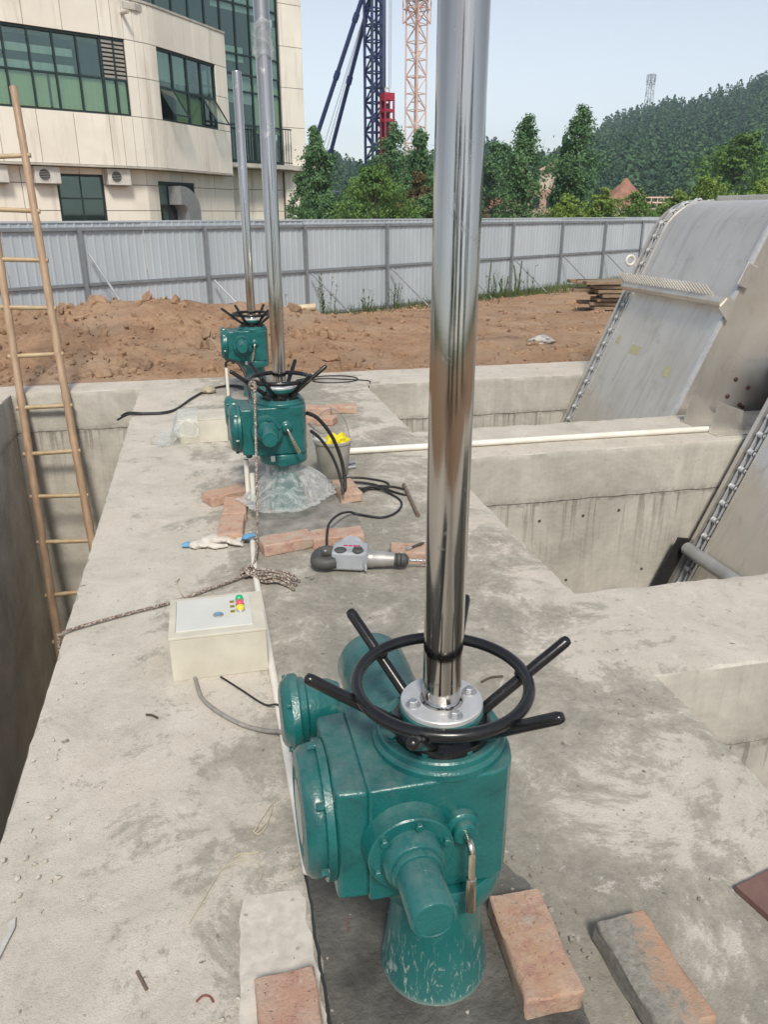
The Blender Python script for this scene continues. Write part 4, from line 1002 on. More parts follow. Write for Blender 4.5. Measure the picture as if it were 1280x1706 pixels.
# ------------------------------------------------------------------ gate actuators
def hexbolt(mb, c, ax, r=.008, h=.006):
    mb.lathe([(r*1.55, 0), (r*1.55, .0015)], c, ax, 14); u = Vector(ax).normalized()
    mb.lathe([(r, 0), (r, h), (r*.8, h+.0012)], Vector(c)+u*.0014, ax, 6)
def build_actuator(loc):
    t = thing('gate_actuator', 'x', 'actuator', loc)
    MB().lathe([(.106, .0), (.1065, .006), (.1045, .012), (.098, .06), (.090, .13), (.083, .19), (.081, .222), (.084, .235), (.098, .24), (.119, .243), (.121, .247), (.121, .292), (.118, .296), (.1, .296)], n=56).obj('pedestal', 'green_paint_cement_splashed', t, 40)
    poly = [(-.152, -.102), (.070, -.102), (.092, -.092), (.109, -.066), (.119, -.03), (.121, .01), (.117, .05), (.105, .085), (.083, .112), (.053, .130), (.015, .136), (-.152, .136)]
    MB().prism(poly, .296, .532).obj('gearbox', 'green_paint', t, 30, .0045, segs=2)
    m = MB(); m.lathe([(.119, 0), (.119, .012), (.116, .016), (.112, .017), (.110, .026), (.107, .029), (.075, .029)], (0, .012, .530), n=56); m.obj('top_flange', 'green_paint', t, 30)
    m = MB()
    for k in range(8): a = k*math.pi/4+.25; m = MB(); hexbolt(m, (.095*math.cos(a), .012+.095*math.sin(a), .559), (0, 0, 1), .0075, .006); m.obj('flange_bolt', 'green_paint', t, 30)
    MB().lathe([(.084, .556), (.088, .560), (.088, .574), (.080, .578), (.074, .58), (.074, .592)], n=48).obj('wheel_hub', 'black_paint', t, 30)
    MB().lathe([(.071, .59), (.073, .594), (.073, .607), (.07, .609)], n=48).obj('collar', 'green_paint', t, 30)
    disc = MB().lathe([(.070, .609), (.0715, .611), (.0715, .618), (.070, .620), (.034, .620)], n=56).obj('cover_disc', 'silver_flange', t, 30)
    for k in range(4):
        a = k*math.pi/2+R(-82); m = MB(); hexbolt(m, (.054*math.cos(a), .054*math.sin(a), .620), (0, 0, 1), .0085, .007); m.obj('bolt', 'zinc', disc, 30)
    TOP = 2.36
    MB().lathe([(.0385, .6202), (.0375, .625), (.0335, .629), (.0335, TOP-.003), (.032, TOP)], n=48).obj('stem_tube', 'polished_stem_steel', t, 40)
    w = MB().torus((0, 0, .654), .148, .0105, n=80, m=14).obj('handwheel', 'black_paint', t, 60)
    for k in range(6):
        a = R(2+60*k); c, s = math.cos(a), math.sin(a); p = lambda r, z: (r*c, r*s, z)
        MB().tube([p(.068, .574), p(.15, .6370), p(.228, .6965), p(.2345, .7015), p(.2365, .703)], [.0105, .0105, .0105, .0085, .003], 14).obj('spoke', 'black_paint', w, 60)
        MB().ball(p(.1485, .6455), .013, sub=2).obj('weld', 'black_paint', w, 60)
    # limit-switch housing on the side
    MB().prism([(-.206, -.092), (-.148, -.097), (-.148, .132), (-.206, .126)], .300, .528).obj('side_housing', 'green_paint', t, 30, .009, segs=3)
    cy, cz = .012, .414
    MB().lathe([(.115, 0), (.122, .003), (.122, .016), (.118, .018)], (-.204, cy, cz), (-1, 0, 0), 56).obj('housing_flange', 'green_paint', t, 30)
    cv = MB().lathe([(.114, 0), (.1155, .004), (.112, .024), (.104, .033), (.09, .036), (.08, .0365), (.078, .033), (.03, .033)], (-.221, cy, cz), (-1, 0, 0), 56).obj('housing_cover', 'green_paint', t, 32)
    MB().lathe([(.055, 0), (.056, .002), (.05, .003)], (-.2545, cy, cz), (-1, 0, 0), 32).obj('name_disc', 'zinc', cv)
    for k in range(6):
        a = k*math.pi/3+.3; m = MB(); hexbolt(m, (-.2205, cy+.118*math.cos(a), cz+.118*math.sin(a)), (-1, 0, 0), .0075, .012); m.obj('bolt', 'green_paint', t, 30)
    # terminal box behind it
    cy, cz = .278, .434
    MB().lathe([(.05, 0), (.06, .02), (.064, .07), (.070, .075), (.072, .088)], (-.135, cy, cz), (-1, 0, 0), 36).obj('terminal_box', 'green_paint', t, 30)
    ov = [(.077*math.cos(a)*(1+.05*math.cos(4*a)), .077*math.sin(a)*(1+.05*math.cos(4*a))) for a in [2*math.pi*k/40 for k in range(40)]]
    m = MB(); vs = []; 
    for xx, sc in ((-.222, 1.0), (-.226, 1.05), (-.240, 1.05), (-.245, 1.0), (-.256, .86), (-.260, .74)): vs.append([(xx, cy+a*sc, cz+b*sc) for a, b in ov])
    V = [p for r_ in vs for p in r_]; F = []
    for j in range(len(vs)-1):
        for i in range(40): F.append((j*40+i, j*40+(i+1) % 40, (j+1)*40+(i+1) % 40, (j+1)*40+i))
    F += [tuple(range(39, -1, -1)), tuple((len(vs)-1)*40+i for i in range(40))]; m.add(V, F); m.obj('terminal_cover', 'green_paint', t, 32)
    m = MB()
    for k in range(4): a = k*math.pi/2+math.pi/4; m = MB(); hexbolt(m, (-.244, cy+.074*math.cos(a), cz+.074*math.sin(a)), (-1, 0, 0), .005, .004); m.obj('terminal_bolt', 'green_paint', t, 30)
    MB().box((-.1, .2, .42), (.1, .15, .13)).obj('terminal_neck', 'green_paint', t, 0, .02)
    # motor at the back
    MB().lathe([(.086, 0), (.086, .018), (.078, .022), (.078, .22), (.079, .225), (.079, .297), (.074, .310), (.055, .317), (.02, .319)], (-.035, .132, .43), (0, 1, 0), 40).obj('motor', 'green_paint', t, 30)
    # worm shaft cap at the front
    c = (-.088, -.100, .422); A = (0, -1, 0)
    MB().lathe([(.078, 0), (.076, .008), (.0735, .02), (.0735, .036), (.071, .0385), (.055, .039)], c, A, 48).obj('shaft_flange', 'green_paint', t, 32)
    MB().lathe([(.054, .038), (.052, .044), (.050, .066), (.047, .070), (.043, .071), (.043, .078), (.041, .082), (.038, .083)], c, A, 40).obj('shaft_sleeve', 'green_paint', t, 32)
    MB().lathe([(.038, .082), (.037, .1), (.0365, .165), (.034, .169), (.031, .1695), (.030, .1675), (.012, .1675)], c, A, 40).obj('shaft_cap', 'green_paint', t, 32)
    m = MB()
    for k in range(6): a = k*math.pi/3+.35; m = MB(); hexbolt(m, (c[0]+.062*math.cos(a), -.139, c[2]+.062*math.sin(a)), A, .0072, .007); m.obj('cap_bolt', 'green_paint', t, 30)
    # clutch lever
    c = (.008, -.100, .436)
    MB().lathe([(.031, 0), (.030, .014), (.026, .018), (.022, .019), (.0215, .03), (.017, .033)], c, A, 28).obj('lever_boss', 'green_paint', t, 32)
    m = MB().tube(spline([(0, 0, 0), (0, -.018, .001), (0, -.028, -.007), (0, -.032, -.025), (0, -.034, -.06)], 5), .0062, 12); m.tube([(0, -.034, -.058), (0, -.034, -.06), (0, -.036, -.128), (0, -.036, -.13)], [.006, .0088, .0088, .007], 12)
    lv = m.obj('clutch_lever', 'nickel_lever', t, 40); lv.location = (c[0], c[1]-.030, c[2])
    # cable gland and tag under the housing
    m = MB(); m.lathe([(.014, 0), (.014, .02), (.017, .021), (.017, .04), (.012, .046)], (-.17, .01, .305), (0, 0, -1), 12); m.lathe([(.012, 0), (.012, .02), (.015, .021), (.015, .04), (.01, .046)], (-.135, .06, .305), (0, 0, -1), 12); m.obj('cable_gland', 'green_paint', t, 30)
    MB().box((-.065, -.124, .285), (.02, .004, .028)).obj('inspection_tag', 'white_panel', t, 0)
    m = MB(); m.box((-.02, -.118, .262), (.045, .02, .04)); m.obj('lug', 'green_paint', t, 0, .004)
    return t
ACT = [(.352, 1.078), (.343, 3.76), (.385, 6.40)]
act1 = build_actuator((*ACT[0], .004)); act2 = copy_tree(act1); act3 = copy_tree(act1)
act2.location = (*ACT[1], .004); act3.location = (*ACT[2], .004); act2.rotation_euler.z = R(1.5); act3.rotation_euler.z = R(-2)
for a, lb in ((act1, 'nearest green electric gate actuator with black handwheel and tall steel tube'), (act2, 'middle green gate actuator with plastic film wrapped round its foot'), (act3, 'farthest green gate actuator at the slab\'s soil-side end')):
    a['label'] = lb; a['group'] = 'gate actuators along the slab'
for o in bpy.data.objects:
    if o.parent == act2 and o.name.startswith('clutch_lever'): o.rotation_euler.y = R(-24)
    if o.parent == act3 and o.name.startswith('clutch_lever'): o.rotation_euler.y = R(12)
# rag of film stuck round the middle tube
g = MB(); n = 26; rows = 12
for j in range(rows):
    for i in range(n):
        a = 2*math.pi*i/n; r = .036+.012*abs(mnoise.noise(Vector((math.cos(a)*2, math.sin(a)*2, j*.5))))*(1.6 if j < 4 else 1); g.v.append((r*math.cos(a), r*math.sin(a), 2.02+j*.012+.01*math.sin(a*3)))
for j in range(rows-1):
    for i in range(n): g.f.append((j*n+i, j*n+(i+1) % n, (j+1)*n+(i+1) % n, (j+1)*n+i))
fr = g.obj('film_scrap', 'clear_plastic_film', act2, 60)

# plastic film gathered round the foot of the middle actuator
def film():
    m = MB(); n = 320; rows = 44
    for j in range(rows):
        tt = j/(rows-1)
        for i in range(n):
            a = 2*math.pi*i/n; ca, sa = math.cos(a), math.sin(a)
            sw = a+.5*(1-tt)                      # folds run slantwise down the skirt
            fold = .7*mnoise.noise(Vector((math.cos(sw)*4.5, math.sin(sw)*4.5, tt*.7)))+.5*abs(mnoise.noise(Vector((math.cos(sw)*11, math.sin(sw)*11, tt*.9+5))))+.10*mnoise.noise(Vector((math.cos(sw)*26, math.sin(sw)*26, tt*1.5+9)))
            k = max(0, (.56-tt)/.56)
            base = .091+.085*k**1.3
            ext = 1+(.55*max(0, ca*.9+sa*.3)**3+.45*max(0, -ca*.6-sa*.75)**2+.35*max(0, ca*.45-sa*.8)**2)*k
            wr = .006*mnoise.noise(Vector((ca*2, sa*2, tt*26)))*(1-k)
            r = max(base*ext+fold*(.0035+.06*k)+wr, .0895+.018*k)
            z = .245*tt+.045*k*(1-k)*4*max(0, ca)+.03*k*mnoise.noise(Vector((ca*3, sa*3, tt*3+2)))
            if tt < .1: z = .012*abs(fold)+.002+.02*tt
            m.v.append((r*ca, r*sa, max(.0, z)))
    for j in range(rows-1):
        for i in range(n): m.f.append((j*n+i, j*n+(i+1) % n, (j+1)*n+(i+1) % n, (j+1)*n+i))
    single(m, 'plastic_film', 'clear_plastic_film', 'crumpled clear plastic film bunched round the foot of the middle actuator', 'plastic film', origin=(*ACT[1], .056), local=True, smooth=70)
film()

# ------------------------------------------------------------------ inclined steel screens in the pits
def build_screen(y0, y1, x0, label, full=True):
    K = .42; L0 = -2.7; RA = .42; z1 = 1.25
    t = thing('bar_screen', label, 'screening machine', (x0+K*-2.7, (y0+y1)/2, -3.1), 0, 'inclined steel screening machines')
    ang = math.atan2(1, K); d = Vector((math.cos(ang), 0, math.sin(ang))); nrm = Vector((-d.z, 0, d.x))     # up the slope; out of the face
    xs = x0+K*z1; prof = [(x0+K*L0, L0), (xs, z1)]
    cx, cz = xs+RA*math.sin(ang), z1-RA*math.cos(ang)
    for k in range(1, 13):
        a = ang*(1-k/12); prof.append((cx-RA*math.sin(a), cz+RA*math.cos(a)))
    ex = prof[-1][0]; prof.append((ex+.55, prof[-1][1]-.015))
    def sheet(off, ya, yb, name, mat, pr=prof, th=.008):
        m = MB(); P = []
        for i, (x, z) in enumerate(pr):
            a = Vector(pr[max(i-1, 0)]); b = Vector(pr[min(i+1, len(pr)-1)]); tg = (b-a).normalized(); n2 = Vector((-tg.y, tg.x)); P.append((x+n2.x*off, z+n2.y*off, x+n2.x*(off-th), z+n2.y*(off-th)))
        k = len(P)
        for (a, b, c, e) in P: m.v += [(a, ya, b), (a, yb, b), (c, ya, e), (c, yb, e)]
        for i in range(k-1):
            o = i*4; m.f += [(o, o+4, o+5, o+1), (o+2, o+3, o+7, o+6), (o, o+2, o+6, o+4), (o+1, o+5, o+7, o+3)]
        m.f += [(0, 1, 3, 2), ((k-1)*4, (k-1)*4+2, (k-1)*4+3, (k-1)*4+1)]
        return m.obj(name, mat, t, 25, world=True)
    ys = y1-.17
    sheet(0, y0+.03, ys, 'front_sheet', 'stainless_sheet')
    # chain track on the far side: two flanges and a recessed bed
    sheet(.012, y1-.035, y1, 'track_flange', 'stainless_sheet', th=.05); sheet(.006, ys, ys+.02, 'track_flange', 'stainless_sheet', th=.05); sheet(-.045, ys+.02, y1-.035, 'track_bed', 'zinc')
    # near edge strip
    sheet(.014, y0, y0+.03, 'edge_strip', 'silver_flange', th=.03)
    # side plates
    for yy in (y0+.004, y1-.012):
        m = MB(); pr = [(x+.01, z-.012) for x, z in prof]; dep = .95
        back = [(pr[-1][0], pr[-1][1]-.55), (xs+.62, z1-.62), (x0+K*L0+.6, L0)]
        pts = pr+back; n = len(pts); m.v = [(x, yy, z) for x, z in pts]+[(x, yy+.008, z) for x, z in pts]
        m.f = [tuple(range(n)), tuple(range(2*n-1, n-1, -1))]+[(i, n+i, n+(i+1) % n, (i+1) % n) for i in range(n)]
        m.obj('side_plate', 'stainless_sheet', t, 0, world=True)
    # chain links along the track
    yc = (ys+.02+y1-.035)/2; path = []; acc = 0
    for i in range(len(prof)-1):
        a = Vector((prof[i][0], 0, prof[i][1])); b = Vector((prof[i+1][0], 0, prof[i+1][1])); L = (b-a).length; k = 0
        while acc <= L:
            tg = (b-a).normalized(); path.append((a+tg*acc, math.atan2(tg.z, tg.x))); acc += .125
        acc -= L
    mm = MB()
    for sy in (-.026, .026):
        mm.box((.0625, sy, 0), (.10, .006, .030)); mm.lathe([(.024, -.003), (.024, .003)], (0, sy, 0), (0, 1, 0), 14); mm.lathe([(.024, -.003), (.024, .003)], (.125, sy, 0), (0, 1, 0), 14)
    mm.lathe([(.019, -.03), (.019, .03)], (0, 0, 0), (0, 1, 0), 12); mm.lathe([(.008, -.04), (.008, .04)], (0, 0, 0), (0, 1, 0), 10)
    src = None; T0 = getpos(t)
    for p, a in path:
        if p.z < -1.9: continue
        q = Vector((math.cos(a), 0, math.sin(a))); nn = Vector((-q.z, 0, q.x)); c = p-nn*.012
        loc = (c.x-T0[0], yc-T0[1], c.z-T0[2])
        if src is None: src = mm.obj('chain_link', 'silver_flange', t, 30); src.location = loc; src.rotation_euler = (0, -a, 0)
        else: share('chain_link', src, t, loc, (0, -a, 0))
    def fp(y, z, off): return Vector((x0+K*z, y, z))+nrm*off
    if full:
        # rake: round beam with slanting teeth
        b = fp(0, .775, .075); MB().cyl((b.x, y0-.02, b.z), (b.x, y1-.1, b.z), .038, n=20).obj('rake_beam', 'stainless_sheet', t, world=True)
        m = MB(); n = 31
        for k in range(n):
            y = y0+.12+(y1-.22-y0)*k/(n-1); a = Vector((b.x+.035, y-.012, b.z-.005)); e = Vector((b.x-.045, y+.05, b.z+.115)); m.cyl(a, e, .0105, .007, 7)
        rt = m.obj('rake_teeth', 'stainless_sheet', t, 0, world=True); rt['kind'] = 'stuff'
        m = MB(); m.add([(b.x-.04, y0-.022, b.z-.04), (b.x+.04, y0-.022, b.z+.05), (b.x+.10, y0-.022, b.z-.03), (b.x+.05, y0-.022, b.z-.14), (b.x-.04, y0-.03, b.z-.04), (b.x+.04, y0-.03, b.z+.05), (b.x+.10, y0-.03, b.z-.03), (b.x+.05, y0-.03, b.z-.14)], [(0, 1, 2, 3), (7, 6, 5, 4), (0, 4, 5, 1), (1, 5, 6, 2), (2, 6, 7, 3), (3, 7, 4, 0)]); m.obj('rake_arm', 'stainless_sheet', t, 0, world=True)
        # ear plate higher on the near edge
        c = fp(y0-.01, .98, .02); M = Matrix.Rotation(-ang, 3, 'Y'); MB().box((c.x+.02, c.y-.015, c.z), (.17, .012, .10), M=M).obj('ear_plate', 'stainless_sheet', t, 0, .01, world=True)
        # lifting ring on the far edge
        c = fp(y1+.03, 1.0, .03); MB().torus((c.x-.03, c.y, c.z), .04, .013, (0, 1, 0), 20, 8).obj('lifting_ring', 'white_pvc', t, world=True)
        # tape marks
        for y, z, w, h in ((5.98, .32, .16, .055), (5.42, .24, .09, .06), (6.3, .36, .06, .05)):
            c = fp(y, z, .0012); MB().box(c, (h*1.4, w, .001), M=Matrix.Rotation(-ang, 3, 'Y')).obj('tape_mark', 'tape_olive', t, 0, world=True)
        # holes in the near side plate, drawn as raised discs in a dark colour
        for x, z in ((3.93, .23), (4.05, .16), (3.88, .10), (4.0, .03), (4.03, .01)):
            MB().lathe([(.016, 0), (.016, .008), (.010, .012)], (x, y0+.003, z), (0, -1, 0), 10).obj('side_bolt', 'rust_brown', t, 30, world=True)
        # hopper lip over the head
        m = MB(); m.prism([(ex+.18, y0+.05), (ex+.72, y0+.05), (ex+.72, y1-.05), (ex+.18, y1-.05)], prof[-1][1]-.3, prof[-1][1]+.06); m.obj('head_cover', 'stainless_sheet', t, 0, .012, world=True)
        MB().lathe([(.11, 0), (.12, .02), (.12, .3), (.10, .33)], (4.32, y0-.03, .22), (0, -1, 0), 24).obj('gear_motor', 'white_panel', t, 30, world=True)
        MB().box((4.28, y0-.14, .03), (.2, .22, .14), M=Matrix.Rotation(R(25), 3, 'Y')).obj('motor_bracket', 'rust_brown', t, 0, .006, world=True)
    else:
        # splash guard of black rubber and a cross tube low on the face
        b = fp(0, -.74, .05); MB().cyl((b.x, y0+.1, b.z), (b.x, y1-.05, b.z), .045, n=20).obj('cross_tube', 'galvanised', t, world=True)
        m = MB(); a = fp(y1-.01, -.68, .02); e = fp(y1-.01, -1.6, .02); o1 = Vector((-.10, 0, 0.02)); th = Vector((0, .012, 0))
        P = [a, a+o1, e+o1, e]; m.v = [tuple(p) for p in P]+[tuple(p+th) for p in P]; m.f = [(0, 1, 2, 3), (7, 6, 5, 4), (0, 4, 5, 1), (1, 5, 6, 2), (2, 6, 7, 3), (3, 7, 4, 0)]; m.obj('rubber_seal', 'black_rubber', t, 0, world=True)
    return t
sc1 = build_screen(5.08, 6.58, 3.45, 'inclined stainless screen with rake and curved top in the far pit')
sc2 = build_screen(2.76, 4.26, 3.45, 'inclined stainless screen with grey cross tube, cut by the right border', False)
# steel mounting bracket on the cross wall
t = thing('mounting_bracket', 'thin steel bracket with triangular gussets on the cross wall between the pits', 'bracket', (3.42, 4.62, 0))
MB().box((.06, 0, .004), (.30, .44, .006)).obj('base_plate', 'stainless_sheet', t, 0, .001)
for yy in (-.13, .17):
    MB().add([(-.09, yy, .007), (.2, yy, .007), (-.0, yy, .19), (-.05, yy, .19), (-.09, yy+.006, .007), (.2, yy+.006, .007), (-.0, yy+.006, .19), (-.05, yy+.006, .19)], [(0, 1, 2, 3), (7, 6, 5, 4), (0, 4, 5, 1), (1, 5, 6, 2), (2, 6, 7, 3), (3, 7, 4, 0)]).obj('gusset', 'stainless_sheet', t, 0)
MB().box((.16, .02, .075), (.006, .29, .135)).obj('upright_plate', 'stainless_sheet', t, 0)

# ------------------------------------------------------------------ bamboo ladder in the left pit
def build_ladder():
    R0, R1 = Vector((-.80, 5.34, -5.2)), Vector((-1.342, 7.559, 2.363)); Rm = Vector((-1.183, 6.856, .02))
    Lb, Lt = Vector((-1.29, 5.34, -5.2)), Vector((-1.61, 7.35, 1.66))
    t = thing('bamboo_ladder', 'long bamboo ladder standing in the left pit', 'ladder', tuple(Lb.lerp(R0, .5)))
    def pole(a, b, r0, r1, name, mat, nodes, mid=None, wob=.012):
        n = nodes*6; pts = []; rs = []
        for i in range(n+1):
            f = i/n; p = a.lerp(b, f)
            if mid: p = (a.lerp(mid[0], f/mid[1]) if f < mid[1] else mid[0].lerp(b, (f-mid[1])/(1-mid[1])))
            p = p+Vector((mnoise.noise(Vector((f*3, a.x*9, 1))), mnoise.noise(Vector((f*3, a.x*9, 5))), 0))*wob
            k = i % 6; r = r0+(r1-r0)*f; pts.append(p); rs.append(r*(1.09 if k == 0 else .97 if k in (1, 5) else 1.0))
        return MB().tube(pts, rs, 12).obj(name, mat, t, 50, world=True)
    pole(R0, R1, .041, .030, 'rail', 'bamboo', 22, (Rm, .69)); pole(Lb, Lt, .041, .030, 'rail', 'bamboo', 20)
    for z in (1.433, 1.051, .679, .305, -.106, -.477, -.832, -1.209, -1.638, -2.03, -2.42, -2.8, -3.2, -3.6, -4.0, 1.84):
        def at(a, b): f = (z-a.z)/(b.z-a.z); return a.lerp(b, f)
        p = at(Lb, Lt); q = at(R0, Rm) if z < 0 else at(Rm, R1); d = (q-p).normalized(); j = rnd.uniform(-.012, .012)
        if z > Lt.z: p = p-(d*.0)
        pole(p-d*.05+Vector((0, 0, j)), q+d*.045-Vector((0, 0, j)), .019, .018, 'rung', 'bamboo_rung', 3, wob=.004)
build_ladder()

# ------------------------------------------------------------------ control boxes
def control_box(loc, label, door=True):
    t = thing('control_box', label, 'control box', loc)
    W, D, H = .306, .268, .158
    MB().box((W/2, D/2, H/2-.004), (W, D, H-.008)).obj('case', 'cream_metal', t, 0, .003)
    MB().box((W/2, D/2, H-.003), (W+.003, D+.003, .010)).obj('rim', 'cream_metal', t, 0, .002)
    if door:
        dr = MB().box((W*.47, D*.52, H+.0035), (W*.80, D*.80, .004)).obj('door', 'white_panel', t, 0, .0012)
        MB().box((.021+.001, D*.52, H+.0022), (.0035, D*.78, .0025)).obj('hinge_gap', 'interior_dark', t, 0)
        MB().lathe([(.017, 0), (.0175, .002), (.014, .0045), (.011, .005)], (.158, .115, H+.0055), (0, 0, 1), 24).obj('lock', 'zinc', dr)
        MB().lathe([(.0085, 0), (.0085, .0035)], (.158, .115, H+.0082), (0, 0, 1), 16).obj('keyhole', 'glove_blue', dr)
        for k, (mt, yy) in enumerate((('button_green', .203), ('button_red', .168), ('button_yellow', .133))):
            MB().lathe([(.0145, 0), (.015, .003), (.0135, .006)], (.232, yy, H+.0055), (0, 0, 1), 24).obj('bezel', 'zinc', t)
            MB().lathe([(.0125, 0), (.0125, .009), (.010, .0125), (.004, .0135)], (.232, yy, H+.0112), (0, 0, 1), 24).obj('button', mt, t)
            MB().box((.206, yy-.004, H+.0062), (.015, .015, .0012)).obj('legend_plate', 'legend_olive', t, 0)
    return t
control_box((-.187, 2.214, 0), 'cream control box with green, red and yellow buttons lying face up')
b2 = control_box((-.205, 5.03, 0), 'cream control box under a plastic sheet left of the middle actuator', False)
def sheet_cover():
    m = MB(); nx, ny = 40, 36; W, D, H = .32, .30, .172
    for i in range(nx+1):
        for j in range(ny+1):
            a = -.14+i/nx*.27; b = -.05+j/ny*.38; inx = 0 <= a <= W-.01; iny = -.004 <= b <= D-.03
            ox = max(0, -a, a-(W-.01)); oy = max(0, -b-.004, b-(D-.03)); o = math.hypot(ox, oy)
            z = H-.002 if o == 0 else max(.006, H-o*2.6)
            nz = mnoise.noise(Vector((a*22, b*22, 3)))+.5*mnoise.noise(Vector((a*60, b*60, 8)))
            z += .004*abs(nz)+(.012*nz*min(1, o*20) if z < H-.01 else 0); z = max(z, .005)
            x = a if o == 0 else a+.012*nz
            if b > .3: z = max(.005, z)
            m.v.append((x, b, z))
    for i in range(nx):
        for j in range(ny): o = i*(ny+1)+j; m.f.append((o, o+ny+1, o+ny+2, o+1))
    single(m, 'plastic_sheet', 'clear_plastic_film', 'clear plastic sheet draped over the cream box left of the middle actuator', 'plastic sheet', origin=(-.211, 5.03, .004), local=True, smooth=70)
sheet_cover()

# ------------------------------------------------------------------ conduits and cables
def cable(pts, r, mat, label, cat='cable', k=8, n=8, name='cable', group=None):
    o = pts[0]; return single(MB().tube(spline(pts, k), r, n), name, mat, label, cat, group, origin=o, smooth=60)
single(MB().tube([(.131, 1.335, .0145), (.131, 1.342, .0135), (.132, 1.36, .0135), (.130, 2.0, .0135), (.129, 2.6, .0135), (.127, 2.95, .0135), (.14, 3.27, .0135)], [.006, .0115, .0125, .0125, .0125, .0125, .0125], 14), 'conduit_pipe', 'white_pvc', 'white plastic conduit running along the slab past the control box', 'conduit', origin=(.131, 1.35, 0), smooth=60)
single(MB().tube([(.80, 4.555, .021), (1.6, 4.545, .0215), (2.6, 4.535, .021), (3.44, 4.52, .021)], .0205, 14), 'conduit_pipe', 'white_pvc', 'thick white plastic pipe lying on the cross wall between the two pits', 'conduit', origin=(.80, 4.555, 0), smooth=60)
t = thing('conduit_pipe', 'two short white conduits standing left of the middle actuator\'s film', 'conduit', (.16, 3.72, 0))
MB().tube([(-.005, .03, .056), (-.005, .03, .26)], .0125, 12).obj('tube', 'white_pvc', t); MB().tube([(.018, -.02, .056), (.018, -.02, .2)], .0125, 12).obj('tube', 'white_pvc', t)
single(MB().tube([(.155, 6.33, 0), (.155, 6.33, .25)], .0125, 12), 'conduit_pipe', 'white_pvc', 'short white conduit standing left of the farthest actuator', 'conduit', origin=(.155, 6.33, 0), smooth=60)
cable([(-.118, 2.203, .012), (-.10, 2.10, .008), (-.06, 2.02, .009), (.01, 1.933, .009), (.077, 1.883, .010), (.128, 1.83, .034), (.152, 1.75, .06), (.19, 1.45, .25), (.205, 1.33, .36)], .0065, 'grey_cable', 'grey flexible cable from the control box to the nearest actuator')
cable([(-.037, 2.201, .006), (.021, 2.119, .004), (.088, 2.021, .004), (.128, 1.97, .03), (.16, 1.93, .004)], .0032, 'black_rubber', 'thin black wire from the control box under the white conduit', 'wire')
cable([(-.685, 5.925, -.035), (-.63, 5.92, -.006), (-.575, 5.91, .010), (-.484, 5.885, .010), (-.289, 5.916, .010), (-.135, 6.356, .010), (.014, 6.672, .010), (.195, 6.755, .010), (.30, 6.6, .012)], .008, 'black_rubber', 'black cable hanging over the left pit edge, lower of the pair')
cable([(-.66, 5.985, -.02), (-.6, 5.97, .008), (-.47, 5.92, .009), (-.28, 5.965, .009), (-.11, 6.40, .009), (.03, 6.70, .009), (.21, 6.79, .009), (.34, 6.62, .012)], .007, 'black_rubber', 'black cable hanging over the left pit edge, upper of the pair')
cable([(.155, 6.33, .24), (.155, 6.33, .285), (.19, 6.28, .315), (.245, 6.22, .30), (.29, 6.17, .23), (.31, 6.12, .12), (.32, 6.09, .03)], .011, 'black_rubber', 'short thick black cable looping out of the far white conduit')
cable([(.47, 3.75, .48), (.53, 3.78, .44), (.60, 3.80, .34), (.645, 3.80, .22), (.66, 3.78, .12), (.655, 3.75, .06), (.64, 3.72, .06)], .010, 'black_rubber', 'thick black cable hanging right of the middle actuator')
cable([(.48, 3.70, .40), (.53, 3.72, .35), (.59, 3.72, .25), (.625, 3.70, .14), (.63, 3.66, .065)], .008, 'black_rubber', 'thin black cable hanging right of the middle actuator, inside the thick one')
cable([(.68, 4.079, .008), (.77, 4.085, .007), (.862, 4.037, .006), (.93, 3.96, .006), (.91, 3.87, .008), (.80, 3.87, .012), (.70, 3.93, .012), (.74, 3.99, .014), (.85, 3.93, .012), (.93, 3.80, .008), (.99, 3.74, .006), (1.0, 3.82, .006), (.93, 3.89, .008), (.82, 3.87, .020), (.70, 3.76, .01), (.64, 3.73, .008), (.70, 3.80, .016), (.83, 3.86, .024), (.92, 3.74, .006), (.93, 3.62, .006), (.87, 3.5, .006), (.78, 3.45, .007), (.68, 3.51, .010), (.63, 3.50, .03), (.56, 3.40, .060), (.50, 3.30, .060), (.468, 3.17, .058), (.45, 3.07, .05), (.43, 3.03, .045)], .0062, 'black_rubber', 'tangled brown-black power cord running to the hammer drill', 'power cord', 10)
cable([(.78, 6.9, .006), (.93, 6.99, .006), (1.1, 7.03, .006), (1.26, 6.98, .006), (1.33, 6.86, .006), (1.30, 6.76, .006), (1.19, 6.71, .006), (1.02, 6.73, .006), (.92, 6.82, .007), (1.0, 6.9, .012), (1.2, 6.84, .008), (1.37, 6.76, .006), (1.42, 6.70, .004), (1.39, 6.62, -.02), (1.40, 6.60, -.1)], .0055, 'black_rubber', 'looped dark wire lying at the far pit\'s soil-side corner', 'wire')
cable([(.66, 5.6, .045), (.70, 5.2, .006), (.80, 4.95, .006), (.83, 4.82, .006)], .005, 'grey_cable', 'thin dark rod-like wire behind the grey bucket', 'wire')
single(MB().tube([(.73, 4.318, .012), (.825, 4.365, .012)], .011, 10), 'steel_pin', 'zinc', 'upper of two short zinc pins right of the grey bucket', 'steel pin', origin=(.73, 4.318, 0), smooth=50)
single(MB().tube([(.715, 4.245, .012), (.81, 4.268, .012)], .011, 10), 'steel_pin', 'zinc', 'lower of two short zinc pins right of the grey bucket', 'steel pin', origin=(.715, 4.245, 0), smooth=50)
single(MB().tube([(1.012, 3.897, .010), (.966, 3.426, .010)], .0095, 10), 'steel_rod', 'rebar', 'short rusty steel rod lying left of the nearest tube', 'steel rod', origin=(1.0, 3.7, 0), smooth=50)

